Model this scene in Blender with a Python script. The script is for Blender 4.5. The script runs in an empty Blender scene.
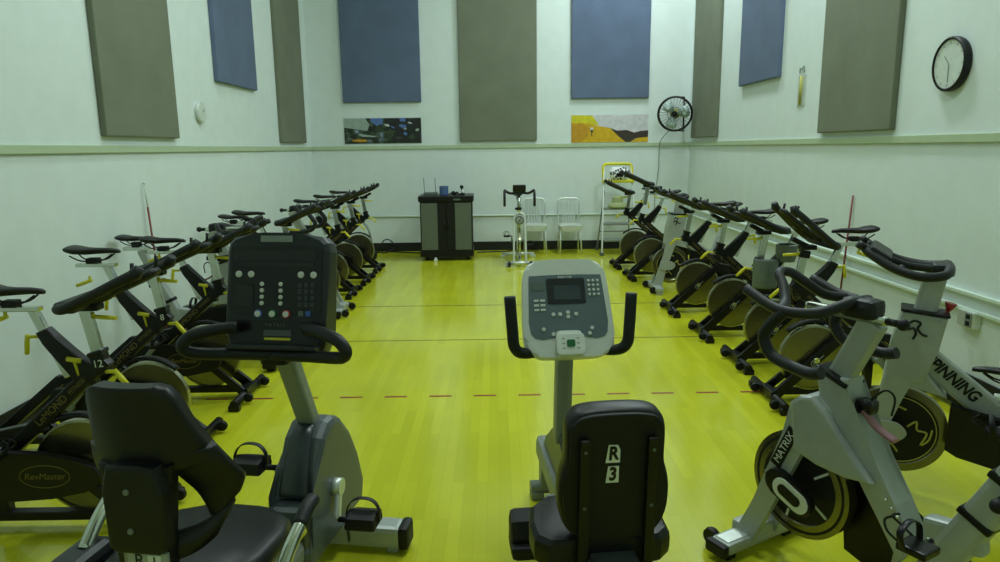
import bpy, bmesh, math, random
from mathutils import Vector as V, Matrix, noise
random.seed(7)
PI = math.pi
sc = bpy.context.scene
col = sc.collection

# ------------------------------------------------------------------ materials
def lin(c):
    return tuple(((x/255)/12.92 if x/255 <= .04045 else ((x/255+.055)/1.055)**2.4) for x in c)

def mat(name, rgb, rough=.5, metal=0.0, var=.06, scale=30, bump=0.0, spec=.5, emit=None, alpha=1.0):
    m = bpy.data.materials.new(name); m.use_nodes = True
    nt = m.node_tree; b = nt.nodes['Principled BSDF']
    r, g, bl = lin(rgb)
    tc = nt.nodes.new('ShaderNodeTexCoord')
    n = nt.nodes.new('ShaderNodeTexNoise'); n.inputs['Scale'].default_value = scale; n.inputs['Detail'].default_value = 3
    nt.links.new(tc.outputs['Object'], n.inputs['Vector'])
    cr = nt.nodes.new('ShaderNodeValToRGB')
    cr.color_ramp.elements[0].position = .3; cr.color_ramp.elements[1].position = .7
    cr.color_ramp.elements[0].color = (r*(1-var), g*(1-var), bl*(1-var), 1)
    cr.color_ramp.elements[1].color = (min(1, r*(1+var)), min(1, g*(1+var)), min(1, bl*(1+var)), 1)
    nt.links.new(n.outputs['Fac'], cr.inputs['Fac'])
    nt.links.new(cr.outputs['Color'], b.inputs['Base Color'])
    b.inputs['Roughness'].default_value = rough; b.inputs['Metallic'].default_value = metal
    b.inputs['Specular IOR Level'].default_value = spec
    if bump:
        bp = nt.nodes.new('ShaderNodeBump'); bp.inputs['Strength'].default_value = bump; bp.inputs['Distance'].default_value = .004
        nt.links.new(n.outputs['Fac'], bp.inputs['Height']); nt.links.new(bp.outputs['Normal'], b.inputs['Normal'])
    if emit:
        b.inputs['Emission Color'].default_value = (*lin(emit[0]), 1); b.inputs['Emission Strength'].default_value = emit[1]
    if alpha < 1:
        b.inputs['Alpha'].default_value = alpha
    return m

M = {}
M['wall'] = mat('painted_block_wall', (214, 224, 222), .6, 0, .025, 6, .15, .3)
M['trim'] = mat('wall_moulding_paint', (176, 192, 160), .5, 0, .03, 8)
M['rail'] = mat('raceway_paint', (206, 222, 208), .4, 0, .03, 8)
M['ceiling'] = mat('ceiling_paint', (225, 230, 222), .8)
M['base'] = mat('black_rubber_base', (18, 20, 24), .5)
M['blk'] = mat('black_paint', (11, 12, 13), .36, 0, .1, 12, 0, .35)
M['blkm'] = mat('matt_black_plastic', (14, 15, 16), .55, 0, .12, 40, .1, .35)
M['foam'] = mat('black_grip_foam', (20, 23, 25), .5, 0, .1, 60, .1, .4)
M['pad'] = mat('black_vinyl', (14, 16, 17), .42, 0, .1, 25, .1, .4)
M['chrome'] = mat('chrome', (205, 210, 200), .2, 1.0, .03, 20)
M['alu'] = mat('brushed_aluminium', (212, 218, 212), .42, .6, .05, 30)
M['silver'] = mat('silver_paint', (164, 171, 166), .4, .2, .05, 20)
M['silverd'] = mat('grey_silver_paint', (132, 140, 136), .42, .25, .05, 20)
M['yel'] = mat('yellow_plastic', (212, 206, 34), .45, 0, .06, 20)
M['fly'] = mat('flywheel_steel', (128, 124, 98), .26, .9, .05, 14)
M['rim'] = mat('flywheel_rim_steel', (165, 164, 135), .25, .95, .04, 14)
M['gold'] = mat('gold_lettering', (118, 106, 50), .5, .2)
M['splash'] = mat('pale_gold_print', (190, 184, 84), .45)
M['white'] = mat('white_sticker', (225, 230, 222), .5)
M['red'] = mat('red_plastic', (165, 40, 35), .45)
M['pink'] = mat('dull_pink_lever', (150, 105, 115), .5)
M['grey'] = mat('grey_plastic', (92, 104, 98), .5, 0, .06, 20)
M['green'] = mat('green_button', (30, 105, 60), .4)
M['blue'] = mat('blue_button', (60, 95, 175), .4)
M['conlight'] = mat('light_grey_console', (212, 218, 210), .42, 0, .03, 30)
M['confold'] = mat('slate_console_face', (96, 110, 116), .35, 0, .04, 30)
M['lcd'] = mat('lcd_glass', (58, 70, 76), .15)
M['lcd2'] = mat('dark_lcd_glass', (30, 33, 36), .2)
M['condark'] = mat('charcoal_console', (28, 33, 38), .4, 0, .06, 30)
M['conface'] = mat('black_console_face', (12, 13, 16), .3, 0, .06, 30)
M['shroud'] = mat('charcoal_shroud', (78, 86, 88), .38, 0, .05, 25)
M['shroudp'] = mat('dark_shroud_panel', (50, 58, 62), .3, 0, .06, 25)
M['cabgrey'] = mat('grey_cabinet_door', (92, 100, 88), .55, 0, .05, 12)
M['bluebox'] = mat('blue_cardboard', (70, 96, 140), .6)
M['redpole'] = mat('red_pole_paint', (112, 40, 34), .5)
M['whitepole'] = mat('white_pole_paint', (205, 215, 205), .5)
M['wire'] = mat('thin_grey_cord', (130, 145, 135), .6)
M['fanblade'] = mat('fan_blade_plastic', (176, 196, 190), .4)
M['fanhub'] = mat('olive_fan_badge', (150, 152, 70), .5)
M['face'] = mat('clock_face', (200, 208, 200), .5)
M['dial'] = mat('brass_scale', (165, 165, 70), .5)
M['pale'] = mat('pale_green_cloth', (150, 160, 112), .8)

def fabric(name, rgb):
    m = mat(name, rgb, .9, 0, .08, 3)
    nt = m.node_tree; b = nt.nodes['Principled BSDF']
    w = nt.nodes.new('ShaderNodeTexNoise'); w.inputs['Scale'].default_value = 130
    tc = [n for n in nt.nodes if n.type == 'TEX_COORD'][0]
    nt.links.new(tc.outputs['Object'], w.inputs['Vector'])
    bp = nt.nodes.new('ShaderNodeBump'); bp.inputs['Strength'].default_value = .25; bp.inputs['Distance'].default_value = .004
    nt.links.new(w.outputs['Fac'], bp.inputs['Height']); nt.links.new(bp.outputs['Normal'], b.inputs['Normal'])
    return m
M['olive'] = fabric('olive_panel_cloth', (112, 118, 100))
M['bluef'] = fabric('blue_panel_cloth', (90, 104, 130))

def floor_mat():
    m = bpy.data.materials.new('maple_gym_floor'); m.use_nodes = True
    nt = m.node_tree; b = nt.nodes['Principled BSDF']; N = nt.nodes.new; L = nt.links.new
    tc = N('ShaderNodeTexCoord'); mp = N('ShaderNodeMapping'); mp.inputs['Rotation'].default_value = (0, 0, PI/2)
    L(tc.outputs['Object'], mp.inputs['Vector'])
    br = N('ShaderNodeTexBrick'); br.inputs['Scale'].default_value = 1
    br.inputs['Brick Width'].default_value = .95; br.inputs['Row Height'].default_value = .057
    br.inputs['Mortar Size'].default_value = .0011; br.inputs['Mortar Smooth'].default_value = .3
    br.inputs['Bias'].default_value = 0; br.offset = .37
    br.inputs['Color1'].default_value = (*lin((202, 204, 44)), 1)
    br.inputs['Color2'].default_value = (*lin((189, 192, 37)), 1)
    br.inputs['Mortar'].default_value = (*lin((176, 178, 36)), 1)
    L(mp.outputs['Vector'], br.inputs['Vector'])
    n = N('ShaderNodeTexNoise'); n.inputs['Scale'].default_value = 1.6; n.inputs['Detail'].default_value = 4
    L(tc.outputs['Object'], n.inputs['Vector'])
    mx = N('ShaderNodeMixRGB'); mx.blend_type = 'MULTIPLY'; mx.inputs['Fac'].default_value = .35
    cr = N('ShaderNodeValToRGB'); cr.color_ramp.elements[0].color = (.72, .72, .62, 1); cr.color_ramp.elements[1].color = (1, 1, 1, 1)
    cr.color_ramp.elements[0].position = .35; cr.color_ramp.elements[1].position = .65
    L(n.outputs['Fac'], cr.inputs['Fac']); L(br.outputs['Color'], mx.inputs['Color1']); L(cr.outputs['Color'], mx.inputs['Color2'])
    L(mx.outputs['Color'], b.inputs['Base Color'])
    b.inputs['Roughness'].default_value = .2
    b.inputs['Specular IOR Level'].default_value = .5
    n2 = N('ShaderNodeTexNoise'); n2.inputs['Scale'].default_value = 9; L(tc.outputs['Object'], n2.inputs['Vector'])
    mr = N('ShaderNodeMapRange'); mr.inputs['To Min'].default_value = .1; mr.inputs['To Max'].default_value = .19
    L(n2.outputs['Fac'], mr.inputs['Value']); L(mr.outputs['Result'], b.inputs['Roughness'])
    return m
M['floor'] = floor_mat()
M['line'] = mat('dark_court_line', (96, 82, 30), .35)
M['dash'] = mat('red_court_dash', (140, 44, 34), .35)

# ------------------------------------------------------------------ mesh helpers
class MB:
    def __init__(s): s.bm = bmesh.new(); s.mi = 0
    def _face(s, vs, smooth=False):
        try:
            f = s.bm.faces.new(vs); f.material_index = s.mi; f.smooth = smooth; return f
        except ValueError: return None
    def box(s, c, size, rot=None, bev=0.0, seg=2):
        m = Matrix.Translation(V(c)) @ ((rot.to_4x4() if rot else Matrix.Identity(4)) @ Matrix.Diagonal((*size, 1)))
        r = bmesh.ops.create_cube(s.bm, size=1, matrix=m); vs = r['verts']
        fs = {f for v in vs for f in v.link_faces}
        for f in fs: f.material_index = s.mi
        if bev:
            es = list({e for v in vs for e in v.link_edges})
            bmesh.ops.bevel(s.bm, geom=es, offset=min(bev, min(size)*.45), segments=seg, profile=.6, affect='EDGES', material=s.mi)
        return s
    def bar(s, a, b, w, h, side=(0, 1, 0), bev=0.0):
        """box tube from a to b; w along `side`, h across"""
        a, b = V(a), V(b); d = b-a; L = d.length; x = d.normalized(); y = V(side); y = (y-x*y.dot(x)).normalized(); z = x.cross(y)
        R = Matrix((x, y, z)).transposed()
        return s.box((a+b)/2, (L, w, h), R, bev)
    def tube(s, pts, r, n=10, closed=False, caps=True, rad=None):
        P = [V(p) for p in pts]; k = len(P); rings = []
        up = None
        for i in range(k):
            if closed: t = (P[(i+1) % k]-P[i-1]).normalized()
            else: t = (P[min(i+1, k-1)]-P[max(i-1, 0)]).normalized()
            if up is None:
                up = V((0, 0, 1)) if abs(t.z) < .9 else V((1, 0, 0))
            u = (up-t*up.dot(t)).normalized(); w = t.cross(u); up = u
            rr = rad[i] if rad else r
            rings.append([s.bm.verts.new(P[i]+(u*math.cos(2*PI*j/n)+w*math.sin(2*PI*j/n))*rr) for j in range(n)])
        m = k if closed else k-1
        for i in range(m):
            A, B = rings[i], rings[(i+1) % k]
            for j in range(n): s._face([A[j], A[(j+1) % n], B[(j+1) % n], B[j]], True)
        if not closed and caps:
            s._face(rings[0][::-1]); s._face(rings[-1])
        return s
    def curve(s, pts, r, n=10, sub=5, closed=False, rad=None):
        return s.tube(smooth(pts, sub, closed), r, n, closed)
    def cyl(s, a, b, r, r2=None, n=20):
        return s.tube([a, b], r, n, rad=[r, r if r2 is None else r2])
    def lathe(s, prof, c, axis='y', n=40):
        """prof: (radius, offset along axis)"""
        c = V(c); ax = {'x': V((1, 0, 0)), 'y': V((0, 1, 0)), 'z': V((0, 0, 1))}[axis] if isinstance(axis, str) else V(axis).normalized()
        u = ax.orthogonal().normalized(); w = ax.cross(u); rings = []
        for r, o in prof:
            if r < 1e-6: rings.append([s.bm.verts.new(c+ax*o)])
            else: rings.append([s.bm.verts.new(c+ax*o+(u*math.cos(2*PI*j/n)+w*math.sin(2*PI*j/n))*r) for j in range(n)])
        for A, B in zip(rings, rings[1:]):
            for j in range(n):
                k = (j+1) % n
                if len(A) == 1: s._face([A[0], B[k], B[j]], False)
                elif len(B) == 1: s._face([A[j], A[k], B[0]], False)
                else: s._face([A[j], A[k], B[k], B[j]], False)
        return s
    def prism(s, poly, o, ex, ey, depth, bev=0.0, seg=2):
        """2-D outline in plane (ex,ey) at o, extruded +-depth/2 along ex x ey"""
        o, ex, ey = V(o), V(ex), V(ey); n = ex.cross(ey).normalized()
        A = [s.bm.verts.new(o+ex*p[0]+ey*p[1]-n*depth/2) for p in poly]
        B = [s.bm.verts.new(o+ex*p[0]+ey*p[1]+n*depth/2) for p in poly]
        k = len(poly); fs = [s._face(A[::-1]), s._face(B)]
        for i in range(k): fs.append(s._face([A[i], A[(i+1) % k], B[(i+1) % k], B[i]]))
        if bev:
            es = [e for f in fs[:2] if f for e in f.edges]
            bmesh.ops.bevel(s.bm, geom=es, offset=bev, segments=seg, profile=.6, affect='EDGES', material=s.mi)
        return s
    def strip(s, pts, wv, th):
        """flat bar swept along pts; wv = full width vectors, th = thickness"""
        P = [V(p) for p in pts]; W = [V(w) for w in wv]; rings = []
        for i in range(len(P)):
            t = (P[min(i+1, len(P)-1)]-P[max(i-1, 0)]).normalized(); n = t.cross(W[i]).normalized()*th/2; w = W[i]/2
            rings.append([s.bm.verts.new(q) for q in (P[i]-w*.85-n, P[i]-w*.0-n*1.15, P[i]+w*.85-n, P[i]+w, P[i]+w*.85+n, P[i]+n*1.15, P[i]-w*.85+n, P[i]-w)])
        for A, B in zip(rings, rings[1:]):
            for j in range(8): s._face([A[j], A[(j+1) % 8], B[(j+1) % 8], B[j]], True)
        s._face(rings[0][::-1]); s._face(rings[-1]); return s
    def loft(s, rings):
        R = [[s.bm.verts.new(V(p)) for p in r] for r in rings]
        n = len(R[0])
        for A, B in zip(R, R[1:]):
            for j in range(n): s._face([A[j], A[(j+1) % n], B[(j+1) % n], B[j]], True)
        s._face(R[0][::-1]); s._face(R[-1]); return s
    def ball(s, c, r, sc3=(1, 1, 1), n=16):
        m = Matrix.Translation(V(c)) @ Matrix.Diagonal((r*sc3[0], r*sc3[1], r*sc3[2], 1))
        q = bmesh.ops.create_uvsphere(s.bm, u_segments=n, v_segments=max(8, n//2), radius=1, matrix=m)
        for f in {f for v in q['verts'] for f in v.link_faces}: f.smooth = True; f.material_index = s.mi
        return s
    def build(s, name, mats, parent=None, loc=None):
        bmesh.ops.recalc_face_normals(s.bm, faces=s.bm.faces[:])
        me = bpy.data.meshes.new(name); s.bm.to_mesh(me); s.bm.free()
        for m in (mats if isinstance(mats, (list, tuple)) else [mats]): me.materials.append(M[m] if isinstance(m, str) else m)
        o = bpy.data.objects.new(name, me); col.objects.link(o)
        if parent: o.parent = parent
        if loc: o.location = loc
        return o

def smooth(pts, sub=5, closed=False):
    P = [V(p) for p in pts]; n = len(P); out = []
    rng = range(n if closed else n-1)
    for i in rng:
        if closed: p0, p1, p2, p3 = P[i-1], P[i], P[(i+1) % n], P[(i+2) % n]
        else: p0, p1, p2, p3 = P[max(i-1, 0)], P[i], P[i+1], P[min(i+2, n-1)]
        for k in range(sub):
            t = k/sub
            out.append(.5*((2*p1)+(p2-p0)*t+(2*p0-5*p1+4*p2-p3)*t*t+(3*p1-p0-3*p2+p3)*t**3))
    if not closed: out.append(P[-1])
    return out

def rrect(w, h, r, n=5, cx=0, cy=0):
    out = []
    for sx, sy, a0 in ((1, 1, 0), (-1, 1, 90), (-1, -1, 180), (1, -1, 270)):
        for k in range(n+1):
            a = math.radians(a0+90*k/n); out.append((cx+sx*(w/2-r)+r*math.cos(a), cy+sy*(h/2-r)+r*math.sin(a)))
    return out
def ellip(a, b, n=32, cx=0, cy=0, r0=0): return [(cx+a*math.cos(2*PI*i/n), cy+b*math.sin(2*PI*i/n)) for i in range(n)]

def tag(o, label=None, cat=None, group=None, kind=None):
    if label: o['label'] = label
    if cat: o['category'] = cat
    if group: o['group'] = group
    if kind: o['kind'] = kind
    return o
def thing(name, loc, rz, label, cat, group=None):
    o = bpy.data.objects.new(name, None); o.empty_display_size = .1; col.objects.link(o)
    o.location = loc; o.rotation_euler = (0, 0, rz); tag(o, label, cat, group); return o
def copy_tree(o, parent=None):
    c = o.copy(); col.objects.link(c)
    if parent: c.parent = parent
    for ch in list(o.children): copy_tree(ch, c)
    return c
def dup(src, loc, rz, label, group=None, tweak=None):
    c = copy_tree(src); c.location = loc; c.rotation_euler = (0, 0, rz); c['label'] = label
    if group: c['group'] = group
    if tweak:
        for ch in c.children:
            b = ch.name.split('.')[0]
            if b in tweak: ch.location = ch.location+V(tweak[b])
    return c
def text(body, size, m, parent, o, ex, n, name='lettering', ext=.0006, ax='CENTER', sx=1.0, shear=0.0, bold=0.0):
    cu = bpy.data.curves.new('t', 'FONT'); cu.body = body; cu.size = size; cu.extrude = ext; cu.align_x = ax; cu.align_y = 'CENTER'; cu.shear = shear; cu.offset = bold
    t = bpy.data.objects.new('t', cu); col.objects.link(t)
    bpy.context.view_layer.update()
    me = bpy.data.meshes.new_from_object(t.evaluated_get(bpy.context.evaluated_depsgraph_get()))
    bpy.data.objects.remove(t)
    ex, n = V(ex).normalized(), V(n).normalized(); ey = n.cross(ex)
    mt = Matrix((ex*sx, ey, n)).transposed().to_4x4(); mt.translation = V(o)
    me.transform(mt); me.materials.clear(); me.materials.append(M[m])
    ob = bpy.data.objects.new(name, me); col.objects.link(ob); ob.parent = parent
    return ob

# ------------------------------------------------------------------ the room
XL, XR, YB, YF, ZC = -2.870, 3.052, 11.147, -1.2, 5.6
def struct(name, mb, m): return tag(mb.build(name, m), kind='structure')
struct('floor', MB().box(((XL+XR)/2, (YB+YF)/2, -.05), (XR-XL+.4, YB-YF+.4, .1)), 'floor')
struct('ceiling', MB().box(((XL+XR)/2, (YB+YF)/2, ZC+.05), (XR-XL+.4, YB-YF+.4, .1)), 'ceiling')
struct('wall_left', MB().box((XL-.1, (YB+YF)/2, ZC/2), (.2, YB-YF, ZC)), 'wall')
struct('wall_right', MB().box((XR+.1, (YB+YF)/2, ZC/2), (.2, YB-YF, ZC)), 'wall')
struct('wall_back', MB().box(((XL+XR)/2, YB+.1, ZC/2), (XR-XL+.4, .2, ZC)), 'wall')
struct('wall_front', MB().box(((XL+XR)/2, YF-.1, ZC/2), (XR-XL+.4, .2, ZC)), 'wall')
zm = 1.643
struct('trim_1', MB().box((XL+.011, (YB+YF)/2, zm), (.022, YB-YF, .055), bev=.004), 'trim')
struct('trim_2', MB().box((XR-.011, (YB+YF)/2, zm), (.022, YB-YF, .055), bev=.004), 'trim')
struct('trim_3', MB().box(((XL+XR)/2, YB-.011, zm), (XR-XL-.046, .022, .055), bev=.004), 'trim')
struct('baseboard_left', MB().box((XL+.006, (YB+YF)/2, .07), (.012, YB-YF, .14)), 'base')
struct('baseboard_right', MB().box((XR-.006, (YB+YF)/2, .07), (.012, YB-YF, .14)), 'base')
struct('baseboard_back', MB().box(((XL+XR)/2, YB-.006, .07), (XR-XL-.026, .012, .14)), 'base')
for k, z in ((4, .66), (5, .557)):
    struct('trim_%d' % k, MB().box((XR-.016, (YB+YF)/2-.03, z), (.032, YB-YF-.06, .026), bev=.006), 'rail')
struct('trim_6', MB().cyl((XL+.02, YB-.016, .565), (XR-.04, YB-.016, .555), .013, n=12), 'rail')
# court markings: thin painted bands on the boards
struct('trim_7', MB().box((.09, 5.803, .0006), (5.7, .014, .0012)), 'line')
struct('trim_8', MB().box((.09, 7.142, .0006), (5.7, .016, .0012)), 'line')
db = MB()
for k in range(-9, 10):
    db.box((.207+k*.296, 4.42, .0006), (.148, .022, .0012))
struct('trim_9', db, 'dash')

# ------------------------------------------------------------------ acoustic panels
def panel(c, size, m, label):
    t = MB().box(c, size, bev=.012, seg=2).build('acoustic_panel', m)
    return tag(t, label, 'wall panel', 'fabric acoustic panels')
TH = .05
def side_panel(xw, sgn, y0, y1, z0, h, m, label):
    panel((xw+sgn*TH/2, (y0+y1)/2, z0+h/2), (TH, y1-y0, h), m, label)
def back_panel(x0, x1, z0, h, m, label):
    panel(((x0+x1)/2, YB-TH/2, z0+h/2), (x1-x0, TH, h), m, label)
side_panel(XL, 1, 5.21, 6.41, 1.735, 2.44, 'olive', 'wide olive grey acoustic panel high on left wall, nearest the camera')
side_panel(XL, 1, 7.43, 8.63, 2.32, 2.44, 'bluef', 'blue acoustic panel on the left wall between two olive ones')
side_panel(XL, 1, 9.5, 10.7, 1.725, 2.44, 'olive', 'narrow looking olive acoustic panel on left wall beside the back corner')
back_panel(-2.335, -1.13, 2.33, 2.44, 'bluef', 'dark blue acoustic panel on the back wall above the bikers poster')
back_panel(-.545, .655, 1.725, 2.44, 'olive', 'olive grey acoustic panel in the middle of the back wall')
back_panel(1.185, 2.385, 2.35, 2.44, 'bluef', 'blue acoustic panel on back wall above the yellow hillside poster')
side_panel(XR, -1, 5.42, 6.64, 1.715, 2.44, 'olive', 'wide olive grey acoustic panel on right wall beside the round clock')
side_panel(XR, -1, 7.67, 8.87, 2.32, 2.44, 'bluef', 'blue acoustic panel on the right wall above the thermometer')
side_panel(XR, -1, 9.72, 10.92, 1.73, 2.44, 'olive', 'olive acoustic panel on right wall right behind the wall fan')

# ------------------------------------------------------------------ posters
def poster_bikers():
    m = bpy.data.materials.new('blurred_bikers_print'); m.use_nodes = True
    nt = m.node_tree; b = nt.nodes['Principled BSDF']; N = nt.nodes.new; L = nt.links.new
    tc = N('ShaderNodeTexCoord'); mp = N('ShaderNodeMapping'); mp.inputs['Scale'].default_value = (4.5, 1, 8)
    mp.inputs['Rotation'].default_value = (0, .25, 0)
    L(tc.outputs['Object'], mp.inputs['Vector'])
    n = N('ShaderNodeTexNoise'); n.inputs['Scale'].default_value = 1.5; n.inputs['Detail'].default_value = 3; L(mp.outputs['Vector'], n.inputs['Vector'])
    cr = N('ShaderNodeValToRGB'); e = cr.color_ramp.elements
    e[0].position = .38; e[0].color = (*lin((16, 22, 20)), 1); e[1].position = .72; e[1].color = (*lin((160, 180, 190)), 1)
    for p, c in ((.5, (28, 44, 30)), (.57, (70, 84, 52)), (.63, (70, 84, 110))):
        k = e.new(p); k.color = (*lin(c), 1)
    L(n.outputs['Fac'], cr.inputs['Fac']); L(cr.outputs['Color'], b.inputs['Base Color']); b.inputs['Roughness'].default_value = .4
    return m
M['p_bike'] = poster_bikers()
for nme, c in (('p_mist', (150, 165, 158)), ('p_blue', (80, 110, 170)), ('p_dark', (20, 26, 26)), ('p_white', (190, 200, 205)), ('p_sky', (200, 200, 205)),
               ('p_gold', (205, 165, 20)), ('p_orange', (188, 140, 26)), ('p_hill', (58, 48, 40)), ('p_lime', (205, 195, 30)), ('p_grn', (48, 62, 44))):
    M[nme] = mat(nme.replace('p_', 'print_ink_'), c, .45, 0, .12, 14)
def flatpoly(mb, pts, y, mi):
    mb.mi = mi; mb._face([mb.bm.verts.new((x, y, z)) for x, z in pts])
mb = MB(); w, h = 1.2, .385
mb.box((0, 0, 0), (w, .01, h))
def rel(pts): return [((a-.5)*w, (.5-b)*h) for a, b in pts]
flatpoly(mb, rel([(0, 0), (.28, 0), (.33, .25), (.3, .5), (.14, .42), (0, .36)]), -.0056, 1)
flatpoly(mb, rel([(.34, 0), (.5, 0), (.51, .22), (.42, .3), (.36, .16)]), -.0056, 2)
flatpoly(mb, rel([(.72, 0), (.8, 0), (.8, .14), (.73, .14)]), -.0056, 2)
flatpoly(mb, rel([(.52, .02), (.7, .02), (.82, .06), (.99, .02), (.99, .95), (.6, .97), (.66, .5), (.56, .4)]), -.0053, 3)
random.seed(3)
def blob(cx, cy, a, b_, ang, n=9):
    out = []
    for k in range(n):
        t = 2*PI*k/n; q = .7+.5*random.random(); x, y = a*q*math.cos(t), b_*q*math.sin(t)
        out.append((cx+x*math.cos(ang)-y*math.sin(ang)*.32, cy+x*math.sin(ang)*3.1+y*math.cos(ang)))
    return out
for cx, cy, a, bb, ang, mi in ((.56, .28, .04, .05, .3, 4), (.63, .36, .03, .03, .5, 5), (.76, .32, .05, .09, .2, 5), (.79, .42, .02, .05, .1, 1), (.855, .2, .028, .04, .3, 4), (.95, .48, .025, .05, -.2, 1),
                               (.60, .62, .04, .2, .1, 6), (.46, .45, .06, .12, .3, 6), (.79, .62, .03, .06, .5, 5), (.70, .78, .05, .05, 0, 6), (.3, .7, .12, .05, .1, 1), (.2, .88, .1, .06, 0, 7), (.88, .74, .05, .1, .2, 6)):
    flatpoly(mb, rel(blob(cx, cy, a, bb, ang)), -.0059, mi)
o = mb.build('poster', ['p_bike', 'p_mist', 'p_blue', 'p_dark', 'p_white', 'p_blue', 'p_grn', 'p_orange'], loc=(-1.745, YB-.006, 1.9))
tag(o, 'dark blurry poster of bikers on the back wall under blue panel', 'poster')
mb = MB(); w, h = 1.2, .42
mb.mi = 0; mb.box((0, 0, 0), (w, .01, h))
flatpoly(mb, rel([(0, 0), (.27, .02), (.36, .38), (.15, .3), (0, .28)]), -.0056, 1)
flatpoly(mb, rel([(0, .28), (.22, .3), (.34, .4), (.5, .48), (.62, .8), (.72, 1), (0, 1)]), -.0059, 2)
flatpoly(mb, rel([(0, .3), (.15, .31), (.25, .5), (.2, .85), (.1, 1), (0, 1)]), -.0062, 3)
flatpoly(mb, rel([(.5, .48), (.6, .58), (.72, .56), (.82, .66), (.9, .6), (1, .58), (1, .82), (.85, .86), (.76, 1), (.71, 1), (.62, .8)]), -.0060, 4)
flatpoly(mb, rel([(1, .82), (1, 1), (.76, 1), (.86, .86)]), -.0061, 2)
flatpoly(mb, rel(ellip(.022, .05, 12, .265, .5)), -.0066, 5)
flatpoly(mb, rel([(.25, .55), (.28, .55), (.285, .62), (.27, .66), (.275, .78), (.262, .78), (.26, .66), (.25, .62)]), -.0066, 4)
o = mb.build('poster', ['p_sky', 'p_lime', 'p_gold', 'p_orange', 'p_hill', 'p_white'], loc=(1.795, YB-.006, 1.893))
tag(o, 'bright yellow hillside poster on the back wall beside the fan', 'poster')

# ------------------------------------------------------------------ wall clock, thermostat, thermometer, outlet
def ring_x(mb, c, ro, ri, x0, x1, n=40):
    mb.lathe([(ri, x0), (ro, x0), (ro, x1), (ri, x1), (ri, x0)], c, 'x', n)
cl = thing('wall_clock', (XR, 4.785, 2.125), PI, 'round black rimmed wall clock with pale dial on right wall', 'clock')
mb = MB(); mb.lathe([(.0, 0), (.17, 0), (.176, .015), (.176, .045), (.167, .053), (.157, .051), (.157, .04)], (0, 0, 0), 'x', 48); mb.build('clock_case', 'blk', cl)
d = MB().lathe([(0, .042), (.157, .042), (.157, .036), (0, .036)], (0, 0, 0), 'x', 48).build('clock_dial', 'face', cl)
mb = MB()
for k in range(12):
    a = 2*PI*k/12; mb.bar((.043, math.sin(a)*.128, math.cos(a)*.128), (.043, math.sin(a)*.145, math.cos(a)*.145), .003, .002, (0, math.cos(a), -math.sin(a)))
mb.build('hour_marks', 'wire', d)
for nm, a, l in (('minute_hand', 178, .115), ('hour_hand', 318, .075)):
    a = math.radians(a); MB().bar((.045, 0, 0), (.045, math.sin(a)*l, math.cos(a)*l), .004, .003, (0, math.cos(a), -math.sin(a))).build(nm, 'wire', cl)
th = thing('round_dial', (XL, 6.98, 1.992), 0, 'small round pale dial on left wall below the blue panel', 'wall dial')
MB().lathe([(0, 0), (.095, 0), (.1, .015), (.1, .03), (.09, .035)], (0, 0, 0), 'x', 36).build('case', 'alu', th)
MB().lathe([(.09, .0345), (.0, .036)], (0, 0, 0), 'x', 36).build('dial', 'face', th)
MB().bar((.038, 0, 0), (.038, .05, .03), .008, .003, (0, 0, 1)).build('pointer', 'wire', th)
tm = thing('thermometer', (XR, 7.14, 2.17), PI, 'upright thermometer strip with yellow tube on right wall', 'thermometer')
MB().box((.004, 0, -.03), (.008, .17, .3), bev=.002).build('back_plate', 'alu', tm)
MB().cyl((.012, .0, .11), (.012, .0, -.17), .016, n=12).build('tube', 'dial', tm)
MB().curve([(.01, -.05, .14), (.012, -.04, .19), (.012, 0, .17), (.012, .04, .2), (.01, .05, .14)], .006, 6).build('hanging_bracket', 'wire', tm)
ob = thing('outlet_box', (XR, 4.33, .505), PI, 'grey metal electrical outlet box on right wall under the raceway', 'outlet')
MB().box((.028, 0, 0), (.055, .16, .105), bev=.008).build('box_body', 'alu', ob)
MB().box((.058, .035, 0), (.006, .062, .09), bev=.002).build('cover_plate', 'silverd', ob)
for z in (-.022, .022): MB().box((.062, .035, z), (.004, .034, .028), bev=.001).build('socket', 'blkm', ob)

# ------------------------------------------------------------------ wall fan
fx, fy, fz = 2.70, 10.72, 2.085
fan = thing('wall_fan', (fx, fy, fz), 0, 'round black caged wall fan in the back right corner', 'fan')
ax = V((-.3, -.95, -.06)).normalized()
fu = ax.orthogonal().normalized(); fw_ = ax.cross(fu)
def circ(c, r, n=40): return [c+fu*r*math.cos(2*PI*i/n)+fw_*r*math.sin(2*PI*i/n) for i in range(n)]
R0 = .25
mb = MB(); mb.tube(circ(V((0, 0, 0)), R0), .012, 8, True); mb.tube(circ(ax*.1, R0*.96), .007, 8, True); mb.tube(circ(-ax*.08, R0*.95), .007, 8, True)
for k in range(28):
    a = 2*PI*k/28; d = fu*math.cos(a)+fw_*math.sin(a)
    mb.tube([ax*.115+d*.05, ax*.12+d*.15, ax*.1+d*R0*.96, d*R0, -ax*.08+d*R0*.95, -ax*.1+d*.06], .0016, 4)
mb.tube(circ(ax*.118, .1), .003, 6, True); mb.build('cage', 'blk', fan)
MB().lathe([(0, .125), (.045, .12), (.045, .105), (0, .105)], (0, 0, 0), ax, 24).build('front_badge', 'blk', fan)
mb = MB()
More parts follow.
